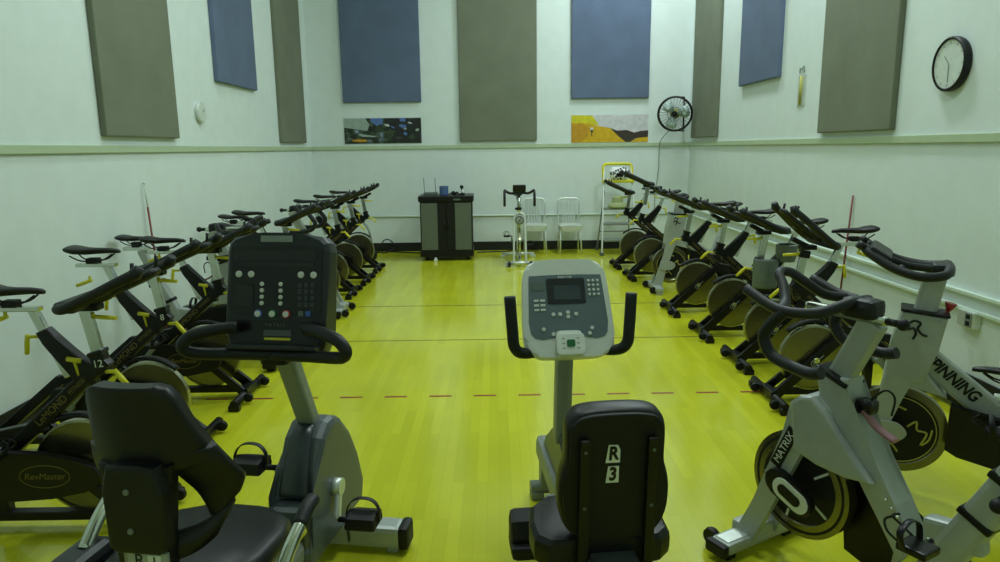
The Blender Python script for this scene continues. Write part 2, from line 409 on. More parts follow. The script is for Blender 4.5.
for k in range(3):
    a = 2*PI*k/3+.5; d = fu*math.cos(a)+fw_*math.sin(a); e = ax.cross(d)
    ring = []
    for t, wd, tw in ((.04, .05, .5), (.1, .14, .4), (.17, .18, .3), (.215, .1, .25)):
        ring.append([d*t-e*wd/2+ax*(.02-tw*wd/2)+ax*.002, d*t+e*wd/2+ax*(.02+tw*wd/2)+ax*.002, d*t+e*wd/2+ax*(.02+tw*wd/2)-ax*.002, d*t-e*wd/2+ax*(.02-tw*wd/2)-ax*.002])
    mb.loft(ring)
mb.build('fan_blades', 'fanblade', fan)
MB().lathe([(0, .05), (.03, .05), (.04, .0), (.075, -.05), (.075, -.16), (.05, -.19), (0, -.19)], (0, 0, 0), ax, 24).build('motor', 'fanhub', fan)
mb = MB(); wy = YB-fy-.02
for s in (1, -1):
    mb.curve([ax*-.02+V((.02, 0, s*.245)), V((.16, .12, s*.25)), V((.24, wy, s*.245))], .009, 8)
mb.tube([V((.24, wy, .25)), V((.24, wy, -.25))], .012, 8)
mb.curve([V((.02, .17, .0)), V((.15, .25, 0)), V((.24, wy, 0))], .014, 8)
mb.build('wall_bracket', 'blk', fan)
MB().curve([V((-.06, .1, -.25)), V((-.12, .39, -.42)), V((-.13, .395, -.8)), V((-.17, .395, -1.2)), V((-.18, .395, -1.45))], .006, 6).build('power_cord', 'wire', fan)

# ------------------------------------------------------------------ black spin bike  (local x = rearward, z = up)
def L_lever(mb, p, d, drop, l1=.035, l2=.075, r=.011):
    """stub along d then grip along drop"""
    p, d, drop = V(p), V(d).normalized(), V(drop).normalized()
    q = p+d*l1
    mb.tube([p, q], r*.8, 8); mb.tube([q-drop*.01, q+drop*l2*.4, q+drop*l2], r, 8, rad=[r*.9, r*1.1, r*.95])
def saddle(mb, c, L=.27, W=.15, droop=.0):
    cx, cy, cz = c; rings = []
    for t, w, h, dz in ((-.5, .018, .012, -.004), (-.46, .03, .018, 0), (-.3, .038, .022, .004), (-.05, .05, .026, .004), (.15, .1, .03, .004), (.33, .145, .034, .01), (.45, .14, .03, .016), (.5, .1, .018, .016)):
        w *= W/.145
        rings.append([(cx+t*L, cy+w/2*math.cos(2*PI*j/14), cz+dz+(h*.6 if math.sin(2*PI*j/14) > 0 else h)*math.sin(2*PI*j/14)*.8) for j in range(14)])
    mb.loft(rings)
def saddle_rails(mb, c):
    x, y, z = c
    for s in (-1, 1):
        mb.curve([(x-.1, s*.012, z-.012), (x-.04, s*.022, z-.045), (x+.06, s*.025, z-.045), (x+.11, s*.04, z-.015)], .004, 6, 4)
def pedal_set(root, bb, ang, arm=.17, lat=.1, m='silverd', fm='blkm', tilt=0):
    bx, bz = bb
    for s, a in ((1, ang), (-1, ang+PI)):
        e = V((bx+arm*math.cos(a), s*(lat+.02), bz+arm*math.sin(a)))
        cr = MB().bar((bx, s*lat, bz), (e.x, s*lat, e.z), .018, .03, (0, 1, 0), .006).cyl((bx, s*(lat-.05), bz), (bx, s*(lat+.012), bz), .022).build('crank', m, root)
        mb = MB(); c = e+V((0, s*.055, 0))
        mb.box(c, (.09, .085, .024), bev=.006); mb.cyl((e.x, s*lat, e.z), c, .008)
        for q in (-1, 1): mb.curve([c+V((-.035, q*.035, .01)), c+V((-.075, q*.036, .03)), c+V((-.095, q*.02, .055)), c+V((-.07, q*.012, .075))], .004, 6, 4)
        mb.strip(smooth([c+V((-.02, -.045, .0)), c+V((-.03, -.05, .05)), c+V((-.03, 0, .075)), c+V((-.03, .05, .05)), c+V((-.02, .045, 0))], 4), [(.022, 0, 0)]*17, .003)
        mb.build('pedal', fm, root)

def make_black_bike():
    root = thing('spin_bike', (0, 0, 0), 0, 'x', 'exercise bike', 'black spin bikes along the walls')
    f = MB()
    f.bar((.10, 0, .765), (.64, 0, .29), .052, .062, (0, 1, 0), .008)                 # main lettered beam
    f.bar((.40, 0, .47), (.74, 0, .40), .045, .05, (0, 1, 0), .006)
    f.bar((.72, 0, .41), (1.12, 0, .08), .045, .055, (0, 1, 0), .006)                  # rear stay
    f.bar((.0, 0, .06), (1.13, 0, .06), .05, .04, (0, 1, 0), .006)                     # floor rail
    f.bar((0.0, -.075, .05), (.44, -.05, .455), .03, .062, (0, 1, 0), .006)            # long strut beside the wheel
    f.bar((0.0, .07, .05), (.26, .062, .285), .026, .05, (0, 1, 0), .006)              # short strut
    f.box((.0, 0, .06), (.05, .18, .05), bev=.008)
    f.bar((.62, 0, .31), (.62, 0, .06), .045, .05, (0, 1, 0), .006)
    fr = f.build('frame', 'blk', root)
    for s in (1, -1):
        dx = V((.54, 0, -.475)).normalized()
        text('LeMOND', .045, 'gold', fr, V((.10, 0, .765))+dx*.33+V((0, s*.0268, 0)), -dx if s > 0 else dx, (0, s, 0))
        text('FITNESS', .027, 'gold', fr, V((.10, 0, .765))+dx*.17+V((0, s*.0268, 0)), -dx if s > 0 else dx, (0, s, 0))
    mb = MB().lathe([(.022, -.002), (.022, .002), (.017, .002), (.017, -.002), (.022, -.002)], (.235, -.0905, .268), (0, -1, 0), 20)
    mb.box((.235, -.0915, .268), (.012, .002, .012)); mb.bar((.26, -.0915, .292), (.29, -.0915, .32), .008, .002); mb.build('emblem', 'silverd', fr)
    h = MB()
    h.bar((.118, 0, .70), (.137, 0, .795), .056, .06, (0, 1, 0), .01); h.bar((.134, 0, .785), (.139, 0, .803), .062, .066, (0, 1, 0), .006)
    h.build('head_sleeve', 'blk', root)
    a = MB()
    a.prism([(.15, .66), (.22, .65), (.35, .835), (.372, .885), (.328, .905), (.295, .865), (.16, .735)], (0, 0, 0), (1, 0, 0), (0, 0, 1), .05, .008)
    a.build('seat_arm', 'blk', root)
    # flywheel
    w = MB(); c = (.25, -.012, .285)
    w.lathe([(.0, -.022), (.05, -.022), (.05, -.014), (.2, -.011), (.2, -.018), (.21, -.016), (.21, .016), (.2, .018), (.2, .011), (.05, .014), (.05, .022), (0, .022)], c, 'y', 56)
    fl = w.build('flywheel', 'fly', root)
    MB().lathe([(.2, -.0185), (.2105, -.0165), (.2105, .0165), (.2, .0185)], c, 'y', 56).build('rim', 'rim', fl)
    MB().cyl((.25, -.08, .285), (.25, .075, .285), .014).cyl((.25, -.09, .285), (.25, -.08, .285), .02, n=6).build('axle', 'chrome', fl)
    # brake arch over the wheel
    A = [(c[0]+.235*math.cos(math.radians(q)), 0, c[2]+.235*math.sin(math.radians(q))) for q in range(62, 142, 8)]
    MB().strip(A, [(0, .05, 0)]*len(A), .016).build('brake_arch', 'blkm', root)
    # chain guard
    g = MB().prism([(.13, .29), (.15, .325), (.22, .35), (.36, .385), (.56, .40), (.70, .385), (.745, .33), (.74, .24), (.68, .185), (.50, .175), (.34, .185), (.2, .21), (.15, .235), (.13, .26)], (0, .09, 0), (1, 0, 0), (0, 0, 1), .035, .008).build('chain_guard', 'blk', root)
    mb = MB().strip([(.36+.105*math.cos(2*PI*k/36), .108, .287+.05*math.sin(2*PI*k/36)) for k in range(37)], [(0, .002, 0)]*37, .003)
    mb.build('oval_badge', 'gold', g)
    text('RevMaster', .04, 'gold', g, (.36, .1085, .287), (-1, 0, 0), (0, 1, 0), shear=.2)
    # stabilisers
    s_ = MB().tube([(0, -.27, .045), (0, .27, .045)], .026, 14)
    for y in (-.26, .26): s_.box((0, y, .02), (.07, .045, .04), bev=.008)
    fs = s_.build('front_stabilizer', 'blk', root)
    for y in (-.2, .13): MB().lathe([(0, -.014), (.026, -.014), (.03, -.008), (.03, .008), (.026, .014), (0, .014)], (-.045, y, .042), 'y', 20).cyl((-.045, y-.02, .042), (-.045, y+.02, .042), .01).build('roller', 'blkm', fs)
    s_ = MB().tube([(1.1, -.25, .05), (1.1, .25, .05)], .03, 14)
    for y in (-.24, .24): s_.box((1.1, y, .02), (.07, .045, .04), bev=.008)
    s_.build('rear_stabilizer', 'blk', root)
    # posts
    MB().bar((.13, 0, .76), (.168, 0, .985), .028, .046, (0, 1, 0), .004).build('handlebar_post', 'chrome', root)
    MB().bar((.265, 0, .69), (.385, 0, .985), .028, .036, (0, 1, 0), .004).build('seat_post', 'chrome', root)
    MB().bar((.35, 0, .985), (.56, 0, .985), .034, .02, (0, 1, 0), .003).build('seat_slider', 'chrome', root)
    # handlebar
    b = MB()
    for s in (-1, 1):
        b.curve([(.2, 0, 1.01), (.198, s*.08, 1.01), (.185, s*.15, 1.013), (.13, s*.18, 1.025), (.03, s*.18, 1.07), (-.06, s*.17, 1.115), (-.12, s*.15, 1.145)], .021, 10)
        b.curve([(.17, s*.05, 1.01), (.06, s*.05, 1.045), (-.06, s*.045, 1.095), (-.13, s*.03, 1.13), (-.14, 0, 1.135)], .016, 10)
        b.tube([(-.10, s*.155, 1.13), (-.135, s*.145, 1.15), (-.15, s*.14, 1.175)], .024, 10, rad=[.02, .026, .018])
        b.tube([(-.095, s*.10, 1.13), (-.10, s*.10, 1.185)], .008, 8)
    b.tube([(.03, -.18, 1.065), (.03, .18, 1.065)], .015, 10)
    b.box((.165, 0, 1.015), (.09, .30, .05), bev=.022)
    hb = b.build('handlebar', 'foam', root)
    MB().box((.15, 0, .99), (.1, .06, .03), bev=.01).bar((.15, 0, .995), (.05, 0, 1.045), .045, .03, (0, 1, 0), .01).build('stem_clamp', 'blkm', root)
    # saddle
    mb = MB(); saddle(mb, (.46, 0, 1.06)); sd = mb.build('saddle', 'pad', root)
    mb = MB(); saddle_rails(mb, (.46, 0, 1.055)); mb.box((.47, 0, 1.008), (.06, .05, .03), bev=.006); mb.build('saddle_clamp', 'blkm', sd)
    # yellow levers, each its own part
    mb = MB(); L_lever(mb, (.1, .02, .715), (-.9, .4, .1), (-.7, .2, -.75), .06, .085, .0105); mb.build('lever', 'yel', root)
    mb = MB(); L_lever(mb, (.14, .0, .965), (-.25, .0, -.5), (-1, .1, -.05), .02, .095, .009); mb.build('lever', 'yel', root)
    mb = MB(); L_lever(mb, (.375, .0, .865), (1, .1, 0), (.15, 0, -1), .045, .075, .0095); mb.build('lever', 'yel', root)
    mb = MB(); L_lever(mb, (.50, .0, .975), (0, .05, -1), (1, .1, -.35), .025, .075, .009); mb.build('lever', 'yel', root)
    mb = MB(); mb.tube([(.215, .02, .70), (.222, .03, .765)], .006, 8); mb.tube([(.195, .03, .765), (.25, .03, .775)], .0105, 10); mb.build('brake_knob', 'yel', root)
    pedal_set(root, (.62, .29), 2.3, lat=.12)
    return root
GB = 'black spin bikes along the walls'
bk = make_black_bike()
bk.location = (-1.545, 2.84, 0); bk.rotation_euler = (0, 0, PI)
L1 = bk; L1['label'] = 'black spin bike numbered 12 with yellow levers, nearest along the left wall'
XLF = -1.66
L2 = dup(bk, (XLF, 3.66, 0), PI, 'black spin bike numbered 8 by left wall, just behind bike 12', tweak={'saddle': (0, 0, .05), 'seat_slider': (0, 0, .05), 'seat_post': (.02, 0, .05)})
L3 = dup(bk, (XLF-.01, 4.46, 0), PI, 'black spin bike by left wall whose foot sits on the red dashes', tweak=None)
L5 = dup(bk, (XLF, 6.02, 0), PI, 'black spin bike by left wall mostly hidden behind the black console', tweak={'saddle': (0, 0, .03), 'seat_slider': (0, 0, .03), 'seat_post': (0, 0, .03)})
L7 = dup(bk, (XLF+.03, 7.76, 0), PI, 'black spin bike by left wall, first beyond the silver bike showing right of the console', tweak={'handlebar': (.1, 0, -.01)})
L8 = dup(bk, (XLF+.05, 8.53, 0), PI, 'black spin bike, second from last along the left wall', tweak={'handlebar': (.1, 0, -.01)})
L9 = dup(bk, (XLF+.05, 9.36, 0), PI, 'black spin bike at the far end of the left wall row', tweak={'handlebar': (.12, 0, -.01)})
def number(bike, n, s):
    h = [c for c in bike.children if c.name.startswith('head_sleeve')][0]
    text(n, .045, 'white', h, (.126, s*.0292, .75), (-s, 0, 0.1), (0, s, 0), name='number')
number(L1, '12', 1); number(L2, '8', 1)
XRF = 1.765
R1 = dup(bk, (XRF-.02, 4.27, 0), 0, 'black spin bike of right row nearest the camera, behind the two silver bikes', tweak={'saddle': (0, 0, .03), 'seat_slider': (0, 0, .02), 'seat_post': (.0, 0, .02), 'handlebar': (.11, 0, .06), 'stem_clamp': (.03, 0, .0)})
for ch in R1.children:
    if ch.name.startswith('handlebar.'): ch.rotation_euler = (0, .27, 0); ch.location = (-.155, 0, .085)
MB().bar((.158, 0, .925), (.166, 0, .972), .05, .062, (0, 1, 0), .008).build('post_collar', 'blkm', R1)
MB().bar((.139, 0, .803), (.1405, 0, .812), .066, .07, (0, 1, 0), .003).build('post_ring', 'yel', R1)
R2 = dup(bk, (XRF+.03, 5.04, 0), 0, 'black spin bike with grey curved bottle shield, second black one in right row', tweak={'handlebar': (.08, 0, 0)})
R3 = dup(bk, (XRF, 5.86, 0), 0, 'black spin bike third in right row, foot across the nearer dark floor line', tweak={'handlebar': (.08, 0, 0)})
R4 = dup(bk, (XRF-.05, 6.74, 0), 0, 'black spin bike in right row directly in front of the silver one', tweak={'handlebar': (.08, 0, .02)})
R6 = dup(bk, (XRF-.10, 8.58, 0), 0, 'black spin bike with raised handlebar, first beyond silver one in right row',
         tweak={'handlebar': (.04, 0, .15), 'stem_clamp': (.04, 0, .15), 'handlebar_post': (.03, 0, .15)})
R7 = dup(bk, (XRF-.13, 9.42, 0), 0, 'black spin bike at the far end of right row near step ladder')
# grey bottle shield and cup on the second right-hand bike
A = [(.16+.09*math.cos(a), -.03+.09*math.sin(a)) for a in [math.radians(q) for q in range(190, 351, 16)]]
mb = MB().strip([(x, y, .70) for x, y in A], [(0, 0, .22)]*len(A), .006); mb.box((.15, -.1, .72), (.03, .05, .05)); mb.build('bottle_shield', 'grey', R2)
MB().lathe([(0, -.06), (.06, -.06), (.075, .0), (.075, .06), (.06, .065), (.06, .02), (0, .02)], (.30, -.06, .845), 'z', 24).build('cup_holder', 'grey', R2)

# ------------------------------------------------------------------ silver spin bike ("SPINNING" type)
def make_silver_bike():
    root = thing('spin_bike', (0, 0, 0), 0, 'x', 'exercise bike', 'silver spin bikes')
    f = MB()
    for s in (-1, 1):
        f.prism([(-.05, .05), (.06, .05), (.105, .25), (.17, .45), (.22, .58), (.10, .60), (.07, .42), (.0, .2)], (0, s*.055, 0), (1, 0, 0), (0, 0, 1), .022, .005)
    f.prism([(.085, .54), (.25, .55), (.295, .71), (.318, .858), (.14, .872), (.105, .72)], (0, 0, 0), (1, 0, 0), (0, 0, 1), .135, .014)
    f.bar((.20, 0, .695), (.66, 0, .33), .07, .11, (0, 1, 0), .014)
    f.prism([(.12, .60), (.24, .62), (.345, .49), (.25, .515), (.12, .55)], (0, 0, 0), (1, 0, 0), (0, 0, 1), .12, .01)
    f.bar((.58, 0, .2), (.72, 0, .62), .06, .085, (0, 1, 0), .012)
    f.bar((.62, 0, .30), (1.08, 0, .07), .06, .07, (0, 1, 0), .012)
    fr = f.build('frame', 'silver', root)
    dx = V((.46, 0, -.365)).normalized()
    for s in (-1, 1):
        text('SPINNING', .072, 'blkm', fr, V((.20, 0, .695))+dx*.20+V((0, s*.0365, 0))+V((0, 0, .012)), dx if s < 0 else -dx, (0, s, 0), shear=.12, sx=.80, bold=.0025)
        mb = MB()
        mb.curve([(.17, s*.069, .82), (.19, s*.069, .835), (.215, s*.069, .825), (.205, s*.069, .80), (.225, s*.069, .775), (.245, s*.069, .77)], .005, 6, 4)
        mb.curve([(.165, s*.069, .79), (.19, s*.069, .80), (.20, s*.069, .775), (.19, s*.069, .75)], .005, 6, 4)
        mb.build('swirl_mark', 'blkm', fr)
    MB().box((.229, 0, .872), (.192, .15, .014), Matrix.Rotation(.08, 3, 'Y'), bev=.006).build('collar', 'blkm', root)
    MB().bar((.226, 0, .85), (.262, 0, 1.075), .075, .092, (0, 1, 0), .02).build('handlebar_post', 'silver', root)
    w = MB(); c = (.165, 0, .30)
    w.lathe([(0, -.02), (.165, -.02), (.172, -.026), (.206, -.024), (.206, .024), (.172, .026), (.165, .02), (0, .02)], c, 'y', 56)
    fl = w.build('flywheel', 'fly', root)
    for s in (-1, 1):
        MB().lathe([(.168, s*.0215), (0, s*.0225)], c, 'y', 48).build('black_disc', 'blkm', fl)
        MB().strip([(c[0]+.158*math.cos(2*PI*k/48), s*.024, c[2]+.158*math.sin(2*PI*k/48)) for k in range(49)], [(0, .002, 0)]*49, .004).build('ring_stripe', 'splash', fl)
        mb = MB()
        for pts in ([(.04, .02), (.075, .05), (.08, .01), (.12, .0), (.1, -.06), (.13, -.03), (.14, .02)], [(-.09, -.06), (-.05, -.09), (-.02, -.075), (.01, -.11)],
                    [(-.12, .03), (-.07, .08), (-.04, .05), (-.02, .11), (.03, .1)]):
            mb.curve([(c[0]+x, s*.0245, c[2]+z) for x, z in pts], .0045, 6, 4)
        mb.build('splash_graphic', 'splash', fl)
        MB().prism([(p.x, p.y) for p in smooth([(.04, .335, 0), (.13, .35, 0), (.175, .34, 0), (.205, .30, 0), (.175, .26, 0), (.13, .25, 0), (.04, .255, 0)], 3, True)], (0, s*.07, 0), (1, 0, 0), (0, 0, 1), .012, .004).build('axle_plate', 'silver', root)
    MB().prism([(.36, .49), (.40, .455), (.62, .42), (.80, .40), (.86, .33), (.84, .22), (.76, .17), (.60, .2), (.40, .235), (.355, .26)], (0, -.075, 0), (1, 0, 0), (0, 0, 1), .04, .01).build('chain_guard', 'blk', root)
    s_ = MB().box((0, 0, .055), (.09, .5, .05), bev=.016)
    for y in (-.22, .22): s_.box((0, y, .015), (.07, .05, .03), bev=.006)
    fs = s_.build('front_stabilizer', 'silver', root)
    for y in (-.19, .19): MB().lathe([(0, -.018), (.036, -.018), (.04, 0), (.036, .018), (0, .018)], (-.065, y, .045), 'y', 18).build('roller', 'blkm', fs)
    s_ = MB().box((1.08, 0, .055), (.09, .5, .05), bev=.016)
    for y in (-.22, .22): s_.box((1.08, y, .015), (.07, .05, .03), bev=.006)
    s_.build('rear_stabilizer', 'silver', root)
    b = MB(); z = 1.07
    for s in (-1, 1):
        b.curve([(.30, 0, z+.01), (.30, s*.1, z+.005), (.275, s*.165, z-.01), (.19, s*.19, z-.015), (.09, s*.165, z+.01), (.0, s*.13, z+.06), (-.03, s*.1, z+.085)], .02, 10)
        b.curve([(.25, s*.04, z), (.14, s*.05, z+.01), (.04, s*.06, z+.05), (-.03, s*.07, z+.085)], .017, 10)
    b.tube([(.12, -.17, z), (.12, .17, z)], .016, 10)
    b.box((.28, 0, z-.005), (.09, .12, .055), bev=.018)
    b.build('handlebar', 'foam', root)
    bp = MB(); bp.box((.03, 0, z+.055), (.10, .27, .045), Matrix.Rotation(.55, 3, 'Y'), .014)
    for s in (-1, 1): bp.cyl((-.03, s*.11, z+.085), (-.06, s*.115, z+.105), .018)
    bp.build('elbow_pad', 'pad', root)
    mb = MB(); mb.tube([(.305, .0, .85), (.318, 0, .885)], .008, 8); mb.tube([(.317, 0, .88), (.325, 0, .915)], .02, 10, rad=[.01, .026]); mb.build('brake_knob', 'red', root)
    MB().bar((.70, 0, .55), (.80, 0, .85), .042, .055, (0, 1, 0), .012).build('seat_post', 'silver', root)
    MB().bar((.72, 0, .87), (.92, 0, .87), .04, .03, (0, 1, 0), .008).build('seat_slider', 'alu', root)
    mb = MB(); mb.cyl((.63, -.06, .46), (.66, -.1, .46), .014).cyl((.66, -.1, .46), (.67, -.125, .46), .022); mb.build('seat_knob', 'blkm', root)
    mb = MB(); saddle(mb, (.79, 0, .965), .28, .185); sd = mb.build('saddle', 'pad', root)
    mb = MB(); saddle_rails(mb, (.79, 0, .965)); mb.box((.8, 0, .91), (.06, .05, .04), bev=.006); mb.build('saddle_clamp', 'blkm', sd)
    pedal_set(root, (.62, .27), -1.0, lat=.115)
    return root
sv = make_silver_bike()
a30 = math.radians(-30)
sv.location = (1.735, 3.175, 0); sv.rotation_euler = (0, 0, a30)
sv['label'] = 'silver spin bike with black SPINNING lettering on its slanted beam, at right edge'
S5 = dup(sv, (XRF+.03, 7.76, 0), 0, 'silver spin bike midway along the right row among black ones')
for ch in sv.children:
    b = ch.name.split('.')[0]
    if b in ('saddle',): ch.location = (-.22, 0, -.335)
    if b == 'seat_post': ch.location = (-.14, 0, -.33)
    if b == 'seat_slider': ch.location = (-.2, 0, -.36)

# ------------------------------------------------------------------ silver MATRIX bike in the right foreground
mx = thing('spin_bike', (1.032, 2.65, 0), math.radians(-60), 'silver spin bike with MATRIX plate on its leg, frontmost at right', 'exercise bike')
f = MB()
for s in (-1, 1):
    f.prism([(-.01, .06), (.085, .06), (.165, .25), (.27, .50), (.345, .69), (.30, .735), (.25, .725), (.215, .69), (.19, .56), (.08, .25)], (0, s*.068, 0), (1, 0, 0), (0, 0, 1), .028, .008)
    f.prism([(.217, .69), (.25, .722), (.30, .735), (.35, .70), (.45, .585), (.545, .505), (.45, .488), (.34, .492), (.24, .515)], (0, s*.07, 0), (1, 0, 0), (0, 0, 1), .034, .012)
f.prism([(.288, .81), (.408, .825), (.42, .745), (.515, .565), (.61, .45), (.70, .30), (.64, .25), (.555, .384), (.47, .50), (.37, .62), (.305, .735)], (0, 0, 0), (1, 0, 0), (0, 0, 1), .105, .018)
f.prism([(.25, .72), (.31, .74), (.36, .70), (.40, .60), (.30, .56), (.24, .60)], (0, 0, 0), (1, 0, 0), (0, 0, 1), .12, .01)
f.bar((.69, 0, .40), (.86, 0, .43), .06, .085, (0, 1, 0), .014)
f.bar((.66, 0, .14), (.945, 0, .72), .075, .1, (0, 1, 0), .02)
f.bar((.60, 0, .24), (.76, 0, .22), .07, .12, (0, 1, 0), .02)
f.bar((.66, 0, .16), (1.12, 0, .06), .065, .075, (0, 1, 0), .014)
f.box((.03, 0, .085), (.1, .17, .06), bev=.016)
fr = f.build('frame', 'silver', mx)
dz = V((.215, 0, .5)).normalized()
pc = V((.205, -.0835, .508))
pl = MB().bar(pc-dz*.09, pc+dz*.09, .004, .046, (0, 1, 0), .001).build('name_plate', 'blk', fr)
text('MATRIX', .04, 'conlight', pl, pc+V((0, -.0025, 0)), dz, (0, -1, 0), name='name_plate_lettering')
fp = MB().prism([(x, z) for x, z in rrect(.21, .1, .048, 8)], (.25, -.098, .355), V((.93, 0, -.37)), V((.37, 0, .93)), .03, .008).build('hub_cover', 'blk', mx)
MB().prism(rrect(.155, .078, .038, 8), (.265, -.115, .349), V((.93, 0, -.37)), V((.37, 0, .93)), .006, .002).build('hub_ring', 'conlight', fp)
MB().prism(rrect(.10, .04, .019, 8), (.262, -.119, .35), V((.93, 0, -.37)), V((.37, 0, .93)), .006, .002).build('hub_cap', 'blk', fp)
c = (.232, 0, .355); w = MB()
w.lathe([(0, -.02), (.15, -.02), (.155, -.026), (.205, -.022), (.205, .022), (.155, .026), (.15, .02), (0, .02)], c, 'y', 60)
fl = w.build('flywheel', 'fly', mx)
for s in (-1, 1):
    MB().lathe([(.152, s*.022), (.06, s*.028), (0, s*.028)], c, 'y', 48).build('black_disc', 'blkm', fl)
    for k in range(5):
        a = math.radians(72*k+38)
        MB().bar((c[0]+.085*math.cos(a), s*.027, c[2]+.085*math.sin(a)), (c[0]+.15*math.cos(a), s*.024, c[2]+.15*math.sin(a)), .004, .009, (0, 1, 0)).build('slot_mark', 'conlight', fl)
    MB().lathe([(.188, s*.0247), (.178, s*.0252)], c, 'y', 56).build('groove', 'blkm', fl)
MB().prism([(.34, .49), (.50, .47), (.60, .38), (.70, .33), (.80, .30), (.82, .22), (.76, .14), (.60, .08), (.38, .14)], (0, .075, 0), (1, 0, 0), (0, 0, 1), .04, .012).build('chain_guard', 'blk', mx)
fs = MB().box((.035, .0, .055), (.095, .42, .05), bev=.018).build('front_stabilizer', 'silver', mx)
MB().box((.035, -.14, .0805), (.06, .11, .004)).build('tread_plate', 'alu', fs)
for s in (-1, 1):
    MB().box((.035, s*.222, .053), (.1, .036, .054), bev=.014).build('end_cap', 'blkm', fs)
    MB().lathe([(0, -.015), (.034, -.015), (.038, 0), (.034, .015), (0, .015)], (-.045, s*.165, .045), 'y', 20).build('roller', 'blkm', fs)
    MB().box((.035, s*.17, .016), (.06, .05, .032), bev=.006).build('foot_pad', 'blkm', fs)
s_ = MB().box((1.12, 0, .06), (.1, .5, .055), bev=.02)
for y in (-.2, .2): s_.box((1.12, y, .017), (.07, .06, .034), bev=.008)
s_.build('rear_stabilizer', 'silver', mx)
MB().bar((.345, 0, .808), (.352, 0, .828), .115, .13, (0, 1, 0), .01).build('collar', 'blk', mx)
MB().bar((.348, 0, .80), (.455, 0, 1.035), .055, .085, (0, 1, 0), .012).build('handlebar_post', 'silver', mx)
MB().bar((.22, 0, 1.045), (.52, 0, 1.045), .036, .034, (0, 1, 0), .012).build('handlebar_slider', 'chrome', mx)
b = MB()
for s in (-1, 1):
    b.curve([(.42, 0, 1.095), (.41, s*.06, 1.09), (.36, s*.13, 1.06), (.29, s*.185, 1.055), (.21, s*.19, 1.065), (.10, s*.185, 1.105)], .019, 12)
    b.curve([(.27, s*.19, 1.055), (.225, s*.2, 1.0), (.20, s*.2, .95), (.235, s*.2, .895), (.31, s*.205, .878), (.39, s*.21, .872), (.44, s*.21, .885)], .021, 12)
    b.curve([(.25, s*.185, 1.055), (.21, s*.11, 1.07), (.16, s*.06, 1.115), (.12, s*.035, 1.145), (.105, 0, 1.152)], .018, 12)
b.box((.43, 0, 1.075), (.12, .09, .07), bev=.024)
b.build('handlebar', 'foam', mx)
mb = MB(); mb.cyl((.52, 0, 1.045), (.555, 0, 1.045), .012).ball((.57, 0, 1.045), .02); mb.build('slider_knob', 'blkm', mx)
mb = MB(); mb.box((.455, 0.0, .735), (.06, .06, .05), bev=.015); mb.ball((.475, -.03, .75), .018); mb.curve([(.46, 0, .75), (.50, .02, .80), (.53, .03, .78), (.53, .02, .72)], .004, 6); mb.build('brake_housing', 'blk', mx)
MB().strip(smooth([(.46, -.02, .725), (.51, -.02, .68), (.575, -.02, .655)], 5), [(0, .035, 0)]*11, .012).build('brake_lever', 'pink', mx)
for q in (.0, .16):
    p = V((.83, 0, .49))+V((.29, 0, .60)).normalized()*q
    MB().bar(p, p+V((.29, 0, .60)).normalized()*.026, .083, .108, (0, 1, 0), .008).build('rubber_band', 'blk', mx)
mb = MB(); mb.cyl((.90, -.035, .60), (.91, -.075, .60), .012).ball((.912, -.085, .6), .022); mb.build('seat_knob', 'blkm', mx)
MB().bar((.92, 0, .70), (1.0, 0, .90), .045, .06, (0, 1, 0), .014).build('seat_post', 'silver', mx)
MB().bar((.93, 0, .91), (1.13, 0, .91), .04, .03, (0, 1, 0), .008).build('seat_slider', 'alu', mx)
mb = MB(); saddle(mb, (1.02, 0, .985), .28, .17); sd = mb.build('saddle', 'pad', mx)
mb = MB(); saddle_rails(mb, (1.02, 0, .985)); mb.box((1.03, 0, .94), (.06, .05, .04), bev=.006); mb.build('saddle_clamp', 'blkm', sd)
for q in range(3): MB().ball(V((.58, -.054, .46))+V((.14, 0, -.14)).normalized()*(.03*q), .007).build('bolt', 'chrome', fr)
pedal_set(mx, (.67, .27), -2.1, lat=.1, m='chrome', fm='blk')

for ch in mx.children:
    if ch.name.split('.')[0] in ('handlebar', 'handlebar_slider', 'slider_knob'): ch.location = (-.01, -.017, 0)
mx['group'] = 'silver spin bikes'
SL = dup(mx, (-1.53, 6.82, 0), PI, 'silver spin bike by left wall whose pale foot shows right of the black console')
L4 = dup(mx, (-1.66, 5.2, 0), PI, 'silver spin bike by left wall, pale seat tube behind the bike numbered 8')
for B in (SL, L4):
    for ch in B.children:
        if ch.name.startswith('handlebar.'): ch.location = (-.01, -.017, -.02)

# ------------------------------------------------------------------ instructor bike (faces the room)
ib = thing('spin_bike', (.325, 9.52, 0), PI/2, 'slim silver instructor bike facing the room in front of the chairs', 'exercise bike')
f = MB()
for s in (-1, 1):
    f.bar((0, s*.085, .06), (.12, s*.075, .62), .028, .045, (0, 1, 0), .008)
f.curve([(.115, -.075, .6), (.135, -.06, .70), (.14, 0, .73), (.135, .06, .70), (.115, .075, .6)], .02, 10)
f.bar((.14, 0, .70), (.62, 0, .40), .05, .06, (0, 1, 0), .01); f.bar((.60, 0, .25), (.74, 0, .66), .05, .06, (0, 1, 0), .01)
f.bar((.6, 0, .3), (.86, 0, .06), .05, .05, (0, 1, 0), .01); f.bar((0, 0, .06), (.86, 0, .06), .04, .03, (0, 1, 0), .006)
f.build('frame', 'alu', ib)
em = MB().lathe([(0, -.02), (.06, -.02), (.068, -.005), (.068, .02), (0, .02)], (.10, 0, .635), (1, 0, 0), 30).build('head_badge', 'silver', ib)
